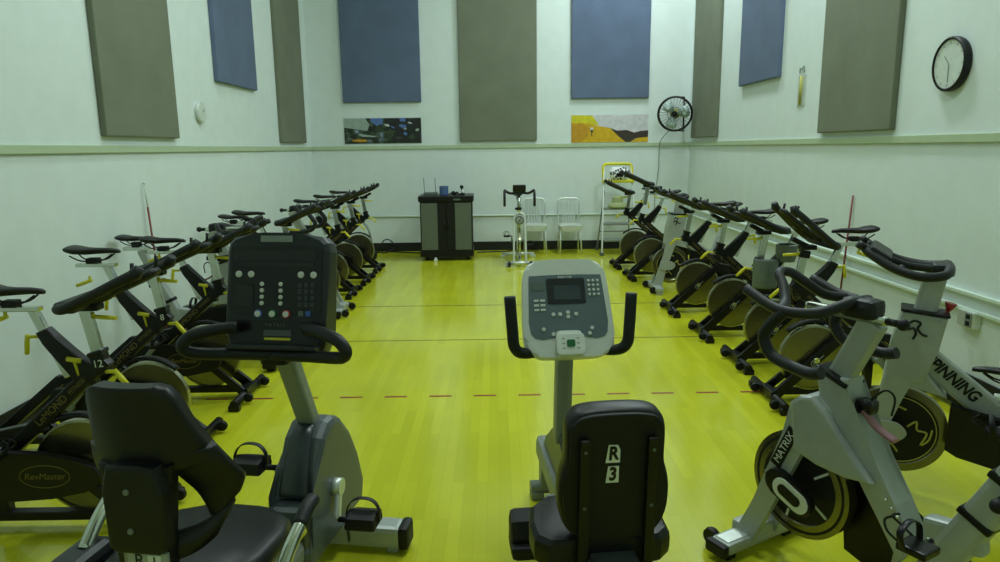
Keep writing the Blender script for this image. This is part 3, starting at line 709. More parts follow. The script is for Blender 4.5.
MB().lathe([(.056, -.0005), (.056, .0005), (.046, .0005), (.046, -.0005), (.056, -.0005)], (.079, 0, .635), (1, 0, 0), 30).bar((.079, .02, .60), (.079, -.02, .665), .01, .002, (0, 1, 0)).bar((.079, -.025, .61), (.079, .015, .63), .01, .002, (0, 1, 0)).build('badge_mark', 'blkm', em)
MB().lathe([(0, -.018), (.2, -.015), (.215, -.015), (.215, .015), (.2, .015), (0, .018)], (.24, 0, .30), 'y', 40).build('flywheel', 'rim', ib)
s_ = MB().tube([(0, -.2, .05), (0, .2, .05)], .025, 12)
for y in (-.19, .19): s_.box((0, y, .016), (.06, .04, .032), bev=.006)
s_ = s_.build('front_stabilizer', 'alu', ib)
for y in (-.15, .15): MB().lathe([(0, -.02), (.038, -.018), (.038, .018), (0, .02)], (-.05, y, .045), 'y', 16).build('roller', 'blkm', s_)
s_ = MB().tube([(.86, -.24, .05), (.86, .24, .05)], .025, 12)
for y in (-.22, .22): s_.box((.86, y, .02), (.07, .08, .04), bev=.008)
s_.build('rear_stabilizer', 'alu', ib)
MB().cyl((.135, 0, .68), (.17, 0, 1.02), .02).build('handlebar_post', 'chrome', ib)
MB().cyl((.12, .03, .79), (.12, -.03, .79), .02).ball((.12, .045, .79), .02).build('post_clamp', 'blkm', ib)
b = MB()
for s in (-1, 1): b.curve([(.15, s*.04, 1.01), (.13, s*.12, 1.0), (.12, s*.185, 1.03), (.1, s*.2, 1.04), (.06, s*.205, .99), (.05, s*.205, .92), (.07, s*.205, .83)], .018, 10)
b.box((.16, 0, 1.0), (.09, .08, .05), bev=.014); b.build('handlebar', 'foam', ib)
MB().box((.12, 0, 1.07), (.05, .18, .09), Matrix.Rotation(-.3, 3, 'Y'), .012).build('console', 'blkm', ib)
MB().bar((.74, 0, .64), (.79, 0, .88), .03, .04, (0, 1, 0), .008).build('seat_post', 'chrome', ib)
mb = MB(); saddle(mb, (.78, 0, .93)); mb.box((.8, 0, .89), (.05, .04, .05)); mb.build('saddle', 'pad', ib)
pedal_set(ib, (.62, .28), 2.6, lat=.1)

# ------------------------------------------------------------------ right recumbent (R 3)
rb = thing('recumbent_bike', (.335, 1.9, 0), math.radians(5), 'recumbent bike with light grey console and seat back marked R 3', 'exercise bike')
EX, EZ = V((1, 0, 0)), V((0, -.06, 1)).normalized()
def sym(pts): return pts+[(-x, z) for x, z in reversed(pts)]
base = sym([(0.03, -.208), (.09, -.203), (.135, -.175), (.16, -.12), (.166, -.05), (.16, .0), (.150, .035), (.146, .07), (.146, .14), (.14, .175), (.118, .202), (.08, .212), (.03, .215)])
outl = [(p.x, p.y) for p in smooth([(x, z, 0) for x, z in base], 3, True)]
def pillow(mb, outline, o, ex, ey, layers):
    o, ex, ey = V(o), V(ex), V(ey); n = ex.cross(ey).normalized()
    return mb.loft([[o+ex*(x*q)+ey*(z*q)+n*d for x, z in outline] for d, q in layers])
br_ = pillow(MB(), outl, (.0, .025, .675), EX, EZ, [(-.05, .86), (-.045, .93), (-.03, .98), (-.01, 1), (.02, 1), (.035, .98), (.045, .95)]).build('backrest', 'pad', rb)
bp = pillow(MB(), outl, (.0, -.022, .675), EX, EZ, [(-.006, .94), (.006, .94), (.011, .925)]).build('back_panel', 'blkm', rb)
for s in (-1, 1):
    MB().bar((s*.098, -.028, .36), (s*.098, -.055, .81), .03, .02, (1, 0, 0), .006).build('support_rail', 'blk', rb)
    for z in (.60, .775): MB().lathe([(0, -.003), (.005, -.003), (.005, .003), (0, .003)], (s*.098, -.039-(z-.36)*.06, z), 'y', 10).build('bolt', 'grey', bp)
for ch, zz in (('R', .757), ('3', .692)):
    y = -.0345-(zz-.675)*.06
    st = MB().prism([(-.019, -.026), (.019, -.026), (.019, .026), (-.013, .026)] if ch == '3' else [(-.021, -.028), (.021, -.028), (.021, .012), (.014, .027), (-.013, .028)], (-.014, y, zz), EX, EZ, .0012).build('sticker', 'white', bp)
    text(ch, .056, 'blk', bp, (-.014, y-.0014, zz), (1, 0, .05), (0, -1, -.06), name='sticker_lettering', sx=.82, shear=.12, bold=.0022)
sc_ = MB().prism(sym([(.05, 0), (.17, .0), (.21, .04), (.215, .12), (.2, .22), (.14, .28), (.05, .29)]), (-.02, .0, .42), V((1, 0, 0)), V((0, 1, .03)), .10, .035, 3).build('seat_cushion', 'pad', rb)
MB().box((0, .08, .40), (.14, .3, .05), bev=.012).box((0, -.02, .36), (.16, .1, .09), bev=.014).build('seat_carriage', 'shroud', rb)
MB().box((0, .45, .24), (.12, 1.5, .11), bev=.03).bar((0, .0, .35), (0, .0, .26), .1, .12, (1, 0, 0), .01).build('rail_beam', 'silverd', rb)
MB().tube([(-.26, -.28, .05), (.26, -.28, .05)], .032, 14).box((0, -.28, .12), (.09, .08, .12), bev=.01).box((-.24, -.28, .02), (.06, .08, .04), bev=.01).box((.24, -.28, .02), (.06, .08, .04), bev=.01).build('rear_stabilizer', 'silverd', rb)
MB().tube([(-.09, 1.15, .05), (.09, 1.15, .05)], .032, 14).box((0, 1.15, .12), (.09, .08, .12), bev=.01).box((-.06, 1.15, .02), (.06, .08, .04), bev=.01).box((.06, 1.15, .02), (.06, .08, .04), bev=.01).build('front_stabilizer', 'silverd', rb)
MB().prism([(.42, .12), (1.16, .12), (1.18, .22), (1.05, .36), (.88, .45), (.78, .52), (.68, .52), (.62, .45), (.5, .34), (.42, .22)], (.012, 0, 0), (0, 1, 0), (0, 0, 1), .10, .03, 3).build('shroud', 'shroud', rb)
MB().bar((-.02, .73, .46), (-.02, .68, .92), .066, .075, (1, 0, 0), .02).build('console_post', 'silverd', rb)
# console: plane leaning away
c0 = V((-.02, .655, 1.022)); cx_ = V((1, 0, 0)); cz_ = V((0, .48, .877)); cn = cx_.cross(cz_)   # cn points to the seat
shape = [(p.x, p.y) for p in smooth([(x, z, 0) for x, z in sym([(.04, -.19), (.115, -.186), (.155, -.165), (.168, -.11), (.16, .08), (.15, .145), (.125, .178), (.05, .186)])], 3, True)]
con = MB().prism(shape, c0, cx_, cz_, .055, .02, 3).build('console', 'conlight', rb)
def on(x, z, d): return c0+cx_*x+cz_*z+cn*d
face = sym([(.03, -.112), (.10, -.124), (.128, -.117), (.142, -.10), (.148, -.06), (.138, .11), (.136, .122), (.05, .124)])
MB().prism(face, on(0, 0, .028), cx_, cz_, .004, .001).build('face_plate', 'confold', con)
MB().prism(rrect(.145, .1, .008, 3), on(0, .06, .031), cx_, cz_, .004, .001).build('display_bezel', 'condark', con)
MB().prism(rrect(.10, .055, .004, 3), on(0.002, .052, .0335), cx_, cz_, .003, .001).build('display', 'lcd', con)
def button(x, z, r, m, par, onf, name='button'): return MB().lathe([(r, -.002), (r, .002), (r*.8, .004), (0, .004)], onf(x, z, .031), cn_cur, 12).build(name, m, par)
cn_cur = cn
for r_ in range(4):
    for k in range(3): button(.088+.017*k, .098-.018*r_, .0055, 'conlight', con, on)
for r_ in range(3):
    for k in range(2): MB().box(on(-.115+.024*k, .025-.018*r_, .031), (.018, .008, .004), Matrix((cx_, cz_, cn)).transposed()).build('button', 'conlight', con)
MB().box(on(-.105, .08, .031), (.05, .03, .002), Matrix((cx_, cz_, cn)).transposed()).build('info_label', 'grey', con)
for x, z in ((-.055, -.03), (-.03, -.03), (0, -.023), (0, -.04), (.03, -.03), (-.095, -.085), (-.06, -.105), (.085, -.085), (.075, -.105)): button(x, z, .0075, 'conlight', con, on)
text('PRECOR', .014, 'white', con, on(0, .113, .0305), cx_, cn)
MB().box(on(-.004, -.14, .02), (.1, .1, .05), Matrix((cx_, cz_, cn)).transposed(), .02).build('remote_mount', 'conlight', con)
rk = MB().prism(rrect(.105, .082, .016, 4), on(-.004, -.148, .052), cx_, cz_, .016, .005).build('control_pad', 'white', con)
MB().prism(rrect(.03, .026, .006, 3), on(-.004, -.146, .061), cx_, cz_, .008, .002).build('green_button', 'green', con)
for x, z in ((-.027, .018), (-.027, -.018), (.027, .018), (.027, 0), (.027, -.018), (-.027, 0)): MB().bar(on(x-.009, -.146+z, .0605), on(x+.001, -.146+z, .0605), .003, .001, cz_).build('arrow_mark', 'silverd', con)
b = MB()
for s in (-1, 1):
    b.curve([(-.02, .60, .885), (-.02+s*.10, .585, .882), (-.02+s*.175, .565, .882), (-.02+s*.207, .55, .91), (-.02+s*.214, .55, .97), (-.02+s*.222, .56, 1.095)], .021, 12)
b.build('handlebar', 'foam', rb)
for s, yy, zz in ((-1, .41, .23), (1, .76, .30)):
    MB().bar((s*.09, .58, .28), (s*.09, yy, zz), .018, .035, (1, 0, 0), .008).cyl((s*.05, .58, .28), (s*.105, .58, .28), .03).build('crank', 'silver', rb)
    c = V((s*.205, yy, zz-.01))
    mb = MB().box(c, (.12, .12, .03), bev=.01).cyl((s*.09, yy, zz), c, .01)
    mb.prism([(-.06, -.08), (.05, -.08), (.06, .04), (.03, .075), (-.04, .06), (-.06, .0)], c+V((s*.0, .03, .03)), (0, 1, 0), (0, 0, 1), .115, .02)
    mb.build('pedal', 'blkm', rb)

# ------------------------------------------------------------------ left recumbent (R 1)
rr = thing('recumbent_bike', (-.868, 1.6, 0), math.radians(-8.5), 'recumbent bike with charcoal console and seat tagged R 1 at lower left', 'exercise bike')
# backrest: solid head pad, two side wings, central spine
b = MB()
rings = []
for z, w, y, cur in ((1.082, .075, -.038, .01), (1.073, .098, -.037, .015), (1.045, .112, -.035, .025), (.99, .125, -.032, .04), (.94, .14, -.03, .06), (.895, .155, -.028, .08), (.87, .162, -.026, .09), (.862, .155, -.024, .085)):
    ring = []
    n = 12
    for k in range(n+1):
        t = -1+2*k/n; ring.append((w*t, y+cur*abs(t)**2.2-.02, z))
    for k in range(n, -1, -1):
        t = -1+2*k/n; ring.append((w*t*.99, y+cur*abs(t)**2.2+.02, z))
    rings.append(ring)
b.loft(rings)
for s in (-1, 1):
    path = smooth([(s*.106, .012, .91), (s*.132, .045, .845), (s*.15, .08, .785), (s*.15, .085, .725), (s*.132, .06, .685), (s*.095, .03, .66), (s*.04, .0, .65)], 5)
    b.strip(path, [V((s*.115, .075, .0)).lerp(V((s*.03, .03, .085)), min(1, max(0, (i-8)/10))) for i in range(len(path))], .034)
b.prism(sym([(.03, .585), (.07, .6), (.075, .74), (.095, .885)]), (0, -.02, 0), EX, V((0, 0, 1)), .045, .012)
bk_ = b.build('backrest', 'pad', rr)
sp = MB().prism(sym([(.055, .672), (.075, .685), (.078, .83), (.062, .893), (.03, .90)]), (0.014, -.055, 0), EX, V((0, 0, 1)), .05, .014, 3).build('spine_cover', 'pad', rr)
for z in (.735, .835): MB().lathe([(0, .004), (.0065, .004), (.008, 0), (0, 0)], (.005, -.0805, z), (0, -1, 0), 14).build('screw', 'silverd', sp)
tg = MB().box((0.028, -.06, .645), (.105, .012, .055), bev=.003).build('number_plate', 'silver', rr)
st = MB().box((.048, -.0668, .648), (.034, .0016, .036)).build('sticker', 'white', tg)
text('R', .046, 'blk', tg, (.008, -.0665, .65), (1, 0, 0), (0, -1, 0), name='plate_lettering')
text('1', .038, 'blk', st, (.048, -.068, .649), (1, 0, 0), (0, -1, 0), name='sticker_lettering')
MB().bar((0, -.03, .24), (0, -.04, .70), .09, .035, (1, 0, 0), .012).build('back_post', 'silverd', rr)
rings = []
for y, w, z0, z1 in ((.0, .16, .49, .56), (.04, .2, .475, .575), (.15, .22, .465, .57), (.28, .215, .465, .555), (.36, .19, .47, .55), (.41, .12, .48, .54)):
    rings.append([(w*math.copysign(abs(math.cos(2*PI*k/20))**.55, math.cos(2*PI*k/20)), y, (z0+z1)/2+(z1-z0)/2*math.copysign(abs(math.sin(2*PI*k/20))**.6, math.sin(2*PI*k/20))) for k in range(20)])
MB().loft(rings).build('seat_cushion', 'pad', rr)
MB().box((0, .15, .445), (.2, .34, .05), bev=.014).bar((0, .15, .44), (0, .15, .24), .1, .12, (1, 0, 0), .01).build('seat_carriage', 'condark', rr)
for s in (-1, 1):
    h = .05 if s < 0 else 0
    MB().box((s*.275, .06, .475+h), (.10, .2, .09), bev=.025).bar((s*.08, .08, .455), (s*.26, .08, .46+h), .05, .04, (0, 1, 0), .01).build('handle_pod', 'condark', rr)
    g = MB().curve([(s*.275, .09, .51+h), (s*.28, .16, .565+h), (s*.285, .225, .60+h)], .019, 12).build('hand_grip', 'chrome', rr)
    MB().curve([(s*.285, .22, .597+h), (s*.286, .27, .622+h), (s*.287, .31, .628+h)], .022, 12).build('grip_end', 'foam', g)
MB().cyl((.215, .33, .49), (.215, .37, .49), .018).build('release_knob', 'yel', rr)
MB().box((0, .45, .2), (.13, 1.4, .1), bev=.03).build('rail_beam', 'silverd', rr)
for nm, y, hw in (('rear_stabilizer', -.25, .28), ('front_stabilizer', 1.08, .315)):
    s_ = MB().box((0, y, .07), (2*hw, .1, .09), bev=.022)
    for s in (-1, 1): s_.box((s*(hw-.04), y, .014), (.05, .07, .028), bev=.006)
    s_ = s_.build(nm, 'silver', rr)
    for s in (-1, 1): MB().box((s*(hw+.01), y, .07), (.045, .108, .1), bev=.02).build('end_cap', 'blkm', s_)
Y0 = .30
prof = [(.40, .10), (1.0, .10), (1.03, .2), (.98, .34), (.90, .47), (.80, .57), (.73, .60), (.67, .60), (.60, .56), (.545, .46), (.51, .36), (.46, .28), (.40, .2)]
MB().prism([(y+Y0-.02, z) for y, z in prof], (0, 0, 0), (0, 1, 0), (0, 0, 1), .165, .05, 4).build('shroud', 'shroud', rr)
MB().strip(smooth([(0, .495+Y0-.02, .37), (0, .535+Y0-.02, .47), (0, .595+Y0-.02, .565), (0, .64+Y0-.02, .592)], 4), [V((.115-.004*i, 0, 0)) for i in range(13)], .016).build('shroud_panel', 'shroudp', rr)
MB().box((0, .45+Y0, .24), (.15, .12, .24), bev=.03).build('shroud_nose', 'shroudp', rr)
MB().bar((0, .66+Y0, .57), (-.015, .51+Y0, .93), .07, .06, (1, 0, 0), .014).build('console_post', 'silverd', rr)
Y1 = Y0-.16
c0 = V((.0, .66+Y1, 1.122)); cx_ = V((1, 0, 0)); cz_ = V((0, .2, .98)).normalized(); cn = cx_.cross(cz_); cn_cur = cn
shape = sym([(.05, -.218), (.14, -.215), (.165, -.2), (.177, -.17), (.18, -.12), (.187, .15), (.18, .18), (.16, .2), (.09, .212), (.04, .214)])
con = MB().prism(shape, c0, cx_, cz_, .095, .03, 3).build('console', 'condark', rr)
MB().prism(sym([(.04, -.085), (.155, -.085), (.165, -.07), (.165, .14), (.155, .15), (.04, .155)]), on(0, .015, .048), cx_, cz_, .004, .001).build('face_plate', 'conface', con)
MB().prism(sym([(.03, -.1), (.145, -.1), (.158, -.085), (.158, -.005), (.145, .0), (.03, .0)]), on(0, -.085, .048), cx_, cz_, .004, .001).build('tray_recess', 'conface', con)
MB().box(on(0, -.178, .065), (.32, .016, .05), Matrix((cx_, cz_, cn)).transposed(), .006).build('tray_lip', 'condark', con)
MB().box(on(.01, -.15, .052), (.095, .008, .003), Matrix((cx_, cz_, cn)).transposed()).build('warning_strip', 'yel', con)
MB().box(on(.01, -.13, .052), (.1, .02, .003), Matrix((cx_, cz_, cn)).transposed()).build('warning_label', 'shroud', con)
MB().box(on(.0, .192, .05), (.115, .022, .006), Matrix((cx_, cz_, cn)).transposed(), .002).build('top_plate', 'silverd', con)
MB().prism(rrect(.29, .036, .003, 3), on(0, .135, .0515), cx_, cz_, .003, .001).build('display', 'lcd2', con)
MB().prism(rrect(.068, .075, .003, 3), on(-.115, -.005, .0515), cx_, cz_, .003, .001).build('small_display', 'lcd2', con)
MB().box(on(0, .105, .051), (.275, .012, .003), Matrix((cx_, cz_, cn)).transposed()).build('label_row', 'condark', con)
onb = lambda x, z, d: on(x, z, d+.02)
for x in (-.135, -.09, .09, .135): button(x, .07, .0115, 'conlight', con, onb)
for r_ in range(4):
    for x in (-.05, .018): button(x, .037-.022*r_, .0075, 'conlight', con, onb)
for x, m in ((-.062, 'blue'), (-.01, 'green'), (.04, 'red')):
    button(x, -.065, .0145, m, con, onb); MB().lathe([(.0105, 0), (.0105, .003), (0, .003)], on(x, -.065, .055), cn, 12).build('button_cap', 'conlight', con)
for r_ in range(4):
    for k in range(3): MB().box(on(.088+.022*k, .035-.022*r_, .0515), (.016, .015, .004), Matrix((cx_, cz_, cn)).transposed(), .002).build('key', 'shroudp', con)
for x, m in ((.092, 'grey'), (.118, 'blue')): MB().box(on(x, -.062, .0515), (.019, .018, .005), Matrix((cx_, cz_, cn)).transposed(), .002).build('key', m, con)
text('M A T R I X', .015, 'grey', con, on(0, -.103, .0505), cx_, cn)
b = MB()
for s in (-1, 1):
    b.curve([(s*.12, .56+Y1, 1.03), (s*.19, .53+Y1, 1.025), (s*.255, .50+Y1, 1.01), (s*.285, .49+Y1, .98), (s*.275, .50+Y1, .955), (s*.23, .53+Y1, .94), (s*.12, .555+Y1, .935), (0, .56+Y1, .935)], .021, 12)
b.build('handlebar', 'foam', rr)
MB().box((0, .60+Y1, .925), (.1, .1, .06), bev=.02).build('bar_mount', 'blkm', rr)
for s, yy, zz in ((-1, .58+Y0, .43), (1, .60+Y0, .22)):
    MB().bar((s*.10, .66+Y0, .325), (s*.11, yy, zz), .02, .042, (1, 0, 0), .01).cyl((s*.07, .66+Y0, .325), (s*.113, .66+Y0, .325), .034).build('crank', 'alu', rr)
    c = V((s*.215, yy, zz))
    pd = MB().box(c, (.12, .11, .03), bev=.01).cyl((s*.115, yy, zz), c, .011).prism([(-.055, -.012), (.05, -.012), (.06, .01), (.0, .035), (-.05, .02)], c+V((0, 0, .012)), (0, 1, 0), (0, 0, 1), .115, .01).build('pedal', 'blkm', rr)
    pts = smooth([c+V((-.062, .0, -.09)), c+V((-.066, 0, -.01)), c+V((-.062, .005, .05)), c+V((-.03, .01, .085)), c+V((.03, .01, .085)), c+V((.062, .005, .05)), c+V((.062, 0, 0))], 4)
    MB().strip(pts, [(0, .022, 0)]*len(pts), .004).build('strap', 'foam', pd)

# ------------------------------------------------------------------ media cabinet with the things on it
cb = thing('cabinet', (-.72, 10.12, 0), math.radians(1), 'black media cabinet with grey door panels against the back wall', 'cabinet')
W, Dp, H = .76, .55, .94
MB().box((0, Dp/2, .52), (W, Dp, .80), bev=.01).build('carcass', 'blk', cb)
MB().box((0, Dp/2-.01, .905), (W+.04, Dp+.05, .085), bev=.015).build('top_tray', 'blk', cb)
MB().box((0, Dp/2-.005, .105), (W+.02, Dp+.02, .09), bev=.01).build('plinth', 'blk', cb)
for s in (-1, 1):
    d = MB().box((s*.185, -.008, .505), (.36, .022, .70), bev=.004).build('door', 'blkm', cb)
    MB().box((s*.245, -.022, .505), (.235, .01, .68), bev=.003).build('door_panel', 'cabgrey', d)
    MB().cyl((s*.03, -.03, .45), (s*.03, -.03, .6), .007, n=8).build('door_handle', 'blk', d)
    for y in (.06, Dp-.06): MB().lathe([(0, -.015), (.03, -.015), (.03, .015), (0, .015)], (s*.3, y, .03), 'x', 14).cyl((s*.3, y, .03), (s*.3, y, .07), .01).build('caster', 'blkm', cb)
MB().box((.16, -.038, .895), (.1, .003, .025)).build('name_plate', 'grey', cb)
rc = thing('wireless_receiver', (-0.955, 10.34, .9475), 0, 'small wireless receiver with two upright antennas on the cabinet', 'receiver')
MB().box((0, 0, .02), (.2, .12, .04), bev=.006).build('case', 'grey', rc)
for x in (-.09, .075): MB().tube([(x, .0, .03), (x-.01, .02, .25)], .004, 6).build('antenna', 'blkm', rc)
o = MB().lathe([(0, 0), (.062, 0), (.066, .01), (.066, .13), (.06, .13), (.06, .015), (0, .015)], (0, 0, 0), 'z', 24).build('canister', 'bluebox', loc=(-0.755, 10.28, .9475)); tag(o, 'blue round canister on top of the black cabinet', 'canister')
mb = MB()
mb.curve([(-.06, 0, .012), (-.03, .03, .03), (.0, -.03, .05), (.03, .02, .03), (.055, 0, .04), (.06, .05, .012)], .011, 8); mb.box((.01, .0, .02), (.07, .08, .04), bev=.01)
o = mb.build('microphone_cable', 'blkm', loc=(-0.615, 10.28, .9475)); tag(o, 'heap of black cable between canister and bottle on the cabinet', 'cable')
sb = thing('desk_gadget', (-0.495, 10.28, .9475), 0, 'small black and white desk gadget at cabinet right end', 'gadget')
MB().box((0, 0, .012), (.09, .09, .024), bev=.006).build('base', 'blkm', sb)
MB().tube([(0, 0, .02), (.0, 0, .11)], .008, 8).ball((0, 0, .115), .028).build('stalk', 'blkm', sb)
MB().ball((.015, -.035, .05), .02).build('white_bulb', 'white', sb)
mb = MB().box((0, 0, .02), (.05, .035, .04), bev=.01).tube([(.0, 0, .03), (.0, 0.0, .06)], .012, 8)
o = mb.build('white_plug', 'white', loc=(-0.885, 10.06, 0)); tag(o, 'small white plug on the floor below the cabinet', 'plug')

# ------------------------------------------------------------------ aluminium chairs
def make_chair():
    r = thing('metal_chair', (0, 0, 0), 0, 'x', 'chair', 'aluminium slat chairs')
    st = MB().prism(sym([(.05, 0), (.19, .0), (.205, .03), (.205, .33), (.18, .385), (.05, .395)]), (0, 0, .44), (1, 0, 0), (0, 1, 0), .03, .01)
    st.build('seat', 'alu', r)
    for x, y, tx, ty in ((-.17, .04, -.19, .0), (.17, .04, .19, .0), (-.17, .36, -.185, .42), (.17, .36, .185, .42)):
        MB().tube([(x, y, .43), (tx, ty, .0)], .014, 10).build('leg', 'alu', r)
    b = MB().curve([(-.185, .37, .44), (-.19, .39, .6), (-.19, .415, .78), (-.17, .43, .828), (-.12, .435, 0.845), (.12, .435, 0.845), (.17, .43, .828), (.19, .415, .78), (.19, .39, .6), (.185, .37, .44)], .016, 10)
    b.build('back_frame', 'alu', r)
    for k in range(5):
        x = -.1+.05*k; MB().bar((x, .385, .46), (x, .43, .84), .022, .006, (1, 0, 0), .002).build('slat', 'alu', r)
    MB().box((0, .0, .395), (.34, .008, .06)).box((-.185, .2, .395), (.008, .36, .06)).box((.185, .2, .395), (.008, .36, .06)).box((0, .38, .395), (.34, .008, .06)).build('apron', 'alu', r)
    MB().tube([(-.18, .02, .2), (-.18, .4, .2)], .009, 8).tube([(.18, .02, .2), (.18, .4, .2)], .009, 8).build('stretcher', 'alu', r)
    return r
ch = make_chair(); ch.scale = (.87, 1, .975); ch.location = (.605, 10.64, 0); ch['label'] = 'aluminium slat back chair directly behind the instructor bike'
dup(ch, (1.14, 10.58, 0), 0, 'aluminium slat back chair standing beside the yellow step ladder')

# ------------------------------------------------------------------ step ladder
ld = thing('step_ladder', (1.86, 10.42, 0), 0, 'grey folding step ladder with yellow top rail by the back wall', 'ladder')
lw = .24
top = lambda z, y0=.0: y0+.32*(z/1.4)
f = MB()
for s in (-1, 1): f.bar((s*lw*1.12, 0, 0.02), (s*lw*.85, .34, 1.32), .022, .04, (1, 0, 0), .004)
f.build('front_rails', 'alu', ld)
f = MB()
for s in (-1, 1): f.bar((s*lw*1.05, .64, 0.02), (s*lw*.8, .34, .95), .02, .035, (1, 0, 0), .004)
f.tube([(-lw, .55, .3), (lw, .55, .3)], .009, 8); f.build('rear_rails', 'silverd', ld)
for z in (.22, .46, .69): MB().box((0, .34*z/1.38+.06, z), (lw*1.95, .16, .03), bev=.006).build('step', 'silverd', ld)
for s in (-1, 1):
    MB().box((s*lw*1.12, 0, .025), (.06, .07, .05), bev=.01).build('foot', 'grey', ld); MB().box((s*lw*1.05, .64, .02), (.05, .06, .04), bev=.01).build('foot', 'grey', ld)
MB().curve([(-lw*.9, .30, 1.140), (-lw*.9, .33, 1.280), (-lw*.82, .345, 1.340), (-lw*.6, .35, 1.355), (lw*.6, .35, 1.355), (lw*.82, .345, 1.340), (lw*.9, .33, 1.280), (lw*.9, .30, 1.140)], .024, 10).build('top_rail', 'yel', ld)
MB().box((0, .27, 1.10), (lw*2.0, .14, .05), bev=.018).build('tool_tray', 'yel', ld)
def skullmat():
    m = mat('black_white_print_cloth', (230, 230, 230), .8); nt = m.node_tree; b = nt.nodes['Principled BSDF']
    v = nt.nodes.new('ShaderNodeTexVoronoi'); v.inputs['Scale'].default_value = 24
    tc = [n for n in nt.nodes if n.type == 'TEX_COORD'][0]; nt.links.new(tc.outputs['Object'], v.inputs['Vector'])
    cr = nt.nodes.new('ShaderNodeValToRGB'); cr.color_ramp.interpolation = 'CONSTANT'
    cr.color_ramp.elements[0].color = (.02, .02, .02, 1); cr.color_ramp.elements[1].position = .42; cr.color_ramp.elements[1].color = (.8, .83, .85, 1)
    nt.links.new(v.outputs['Distance'], cr.inputs['Fac']); nt.links.new(cr.outputs['Color'], b.inputs['Base Color']); return m
M['skull'] = skullmat()
bg = thing('patterned_bag', (1.87, 10.66, 1.127), 0, 'black and white patterned bag on the yellow ladder tray', 'bag')
mb = MB(); rings = []
for z, w, d in ((.0, .10, .05), (.03, .135, .07), (.09, .15, .08), (.15, .135, .065), (.185, .10, .04)):
    rings.append([(w*math.copysign(abs(math.cos(2*PI*k/20))**.7, math.cos(2*PI*k/20)), d*math.sin(2*PI*k/20), z) for k in range(20)])
mb.loft(rings); mb.build('bag_body', 'skull', bg)
MB().box((0, -.075, .07), (.10, .02, .06), bev=.01).build('black_patch', 'blk', bg)
mb = MB().lathe([(.0, 0), (.14, 0), (.15, .02), (.13, .05), (.085, .08), (.08, .12), (.075, .15), (.05, .175), (0, .185)], (0, 0, 0), 'z', 24)
o = mb.build('folded_cap', 'pale', loc=(1.85, 10.63, .706)); tag(o, 'pale crumpled cap on the ladder step under the yellow tray', 'cap')

# ------------------------------------------------------------------ poles against the side walls, bent tube stand, cable
def pole(x0, y, x1, z1, label, split):
    r = thing('marker_pole', (x0, y, 0), 0, label, 'pole', 'red court poles')
    a, b_ = V((0, 0, .0)), V((x1-x0, 0, z1)); m_ = a.lerp(b_, split)
    MB().tube([a, m_], .008, 10).build('red_shaft', 'redpole', r)
    if split < .99: MB().tube([m_, b_], .006, 10).ball(b_, .012).build('white_tip', 'whitepole', r)
pole(-2.78, 5.72, -2.845, 1.37, 'red pole with white tip leaning against left wall behind bikes', .86)
pole(2.975, 5.94, 3.035, 1.185, 'plain dark red pole leaning against the right wall', 1)
bs = thing('bent_tube_stand', (-1.87, 10.45, 0), 0, 'bent grey tube stand on black foot at end of the left row', 'stand')
MB().curve([(0, 0, .04), (-.01, .02, .25), (-.08, .05, .48), (-.25, .08, .60), (-.42, .08, .50), (-.5, .08, .25), (-.5, .08, .03)], .016, 10).build('bent_tube', 'silverd', bs)
MB().box((0, 0, .05), (.12, .16, .1), bev=.02).build('foot', 'blkm', bs); MB().box((-.5, .08, .04), (.1, .14, .08), bev=.02).build('foot', 'blkm', bs)
mb = MB()
mb.curve([(-1.85, 11.05, .02), (-1.8, 11.03, .18), (-1.7, 11.05, .2), (-1.62, 11.04, .1), (-1.7, 11.0, .03), (-1.55, 10.98, .012), (-1.3, 10.9, .012), (-1.15, 10.85, .012)], .009, 8)
mb.curve([(-1.9, 11.0, .012), (-1.75, 10.94, .012), (-1.65, 11.02, .06), (-1.8, 11.06, .1), (-1.88, 11.04, .02)], .009, 8)
o = mb.build('power_cable', 'blk'); tag(o, 'loose coil of black cable on floor by the back baseboard', 'cable')
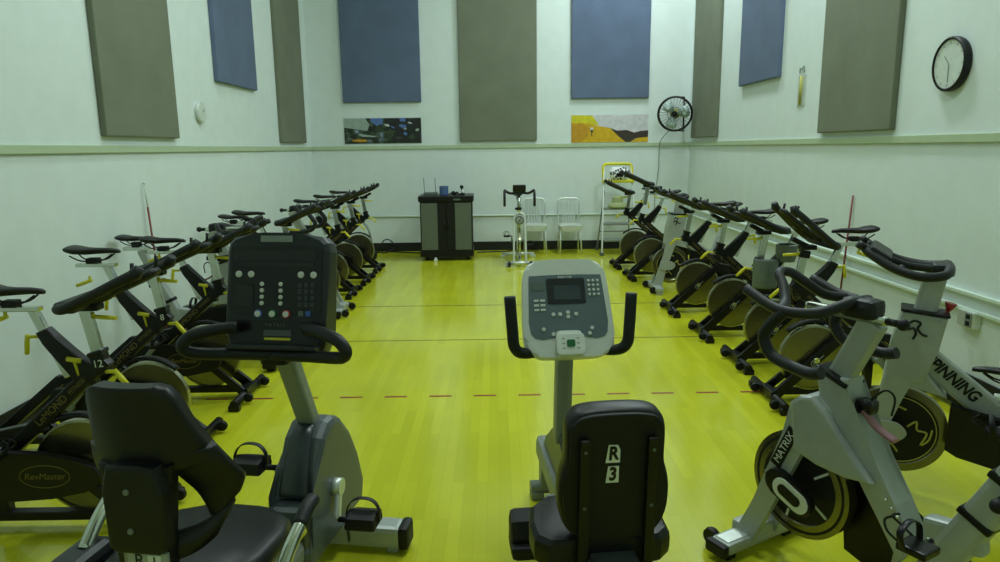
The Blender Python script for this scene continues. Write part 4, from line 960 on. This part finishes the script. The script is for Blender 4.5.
mb = MB(); mb.curve([(-.30, 10.85, .012), (-.1, 10.9, .012), (.15, 10.92, .012), (.25, 11.04, .012), (.3, 11.1, .012)], .008, 8)
o = mb.build('power_cable', 'blk'); tag(o, 'thin black cable along floor between the cabinet and chairs', 'cable')

# ------------------------------------------------------------------ lights
def area(name, loc, size, power, color=(.86, 1, 1.0)):
    l = bpy.data.lights.new(name, 'AREA'); l.energy = power; l.shape = 'RECTANGLE'; l.size = size[0]; l.size_y = size[1]; l.color = color
    o = bpy.data.objects.new(name, l); col.objects.link(o); o.location = loc; return o
area('ceiling_lamp', (2.0, 9.6, 5.5), (.5, .9), 90)
area('ceiling_lamp', (2.2, 6.0, 5.5), (.4, 1.1), 97)
area('ceiling_lamp', (-1.5, 5.4, 5.5), (.5, 1.1), 54)
area('ceiling_lamp', (-.5, 8.6, 5.5), (.5, .9), 12)
area('ceiling_lamp', (.5, 2.8, 5.5), (.5, 1.1), 55)
w = bpy.data.worlds.new('world'); sc.world = w; w.use_nodes = True
w.node_tree.nodes['Background'].inputs['Color'].default_value = (.7, .85, .75, 1); w.node_tree.nodes['Background'].inputs['Strength'].default_value = .05

# ------------------------------------------------------------------ camera
cam = bpy.data.cameras.new('camera'); co = bpy.data.objects.new('camera', cam); col.objects.link(co); sc.camera = co
cam.sensor_width = 36; cam.lens = 698.2/1000*36; cam.clip_start = .05
pit, rol, yaw = [math.radians(q) for q in (10.796, -.711, .267)]
cyw, syw = math.cos(yaw), math.sin(yaw)
fw = V((syw*math.cos(pit), cyw*math.cos(pit), -math.sin(pit))); r0 = V((cyw, -syw, 0)); u0 = r0.cross(fw)
r_ = r0*math.cos(rol)+u0*math.sin(rol); u_ = -r0*math.sin(rol)+u0*math.cos(rol)
mt = Matrix((r_, u_, -fw)).transposed().to_4x4(); mt.translation = (0, 0, 1.617); co.matrix_world = mt
vs = sc.view_settings; vs.view_transform = 'Standard'; vs.look = 'None'; vs.gamma = 1; vs.use_curve_mapping = False; vs.exposure = 0.0
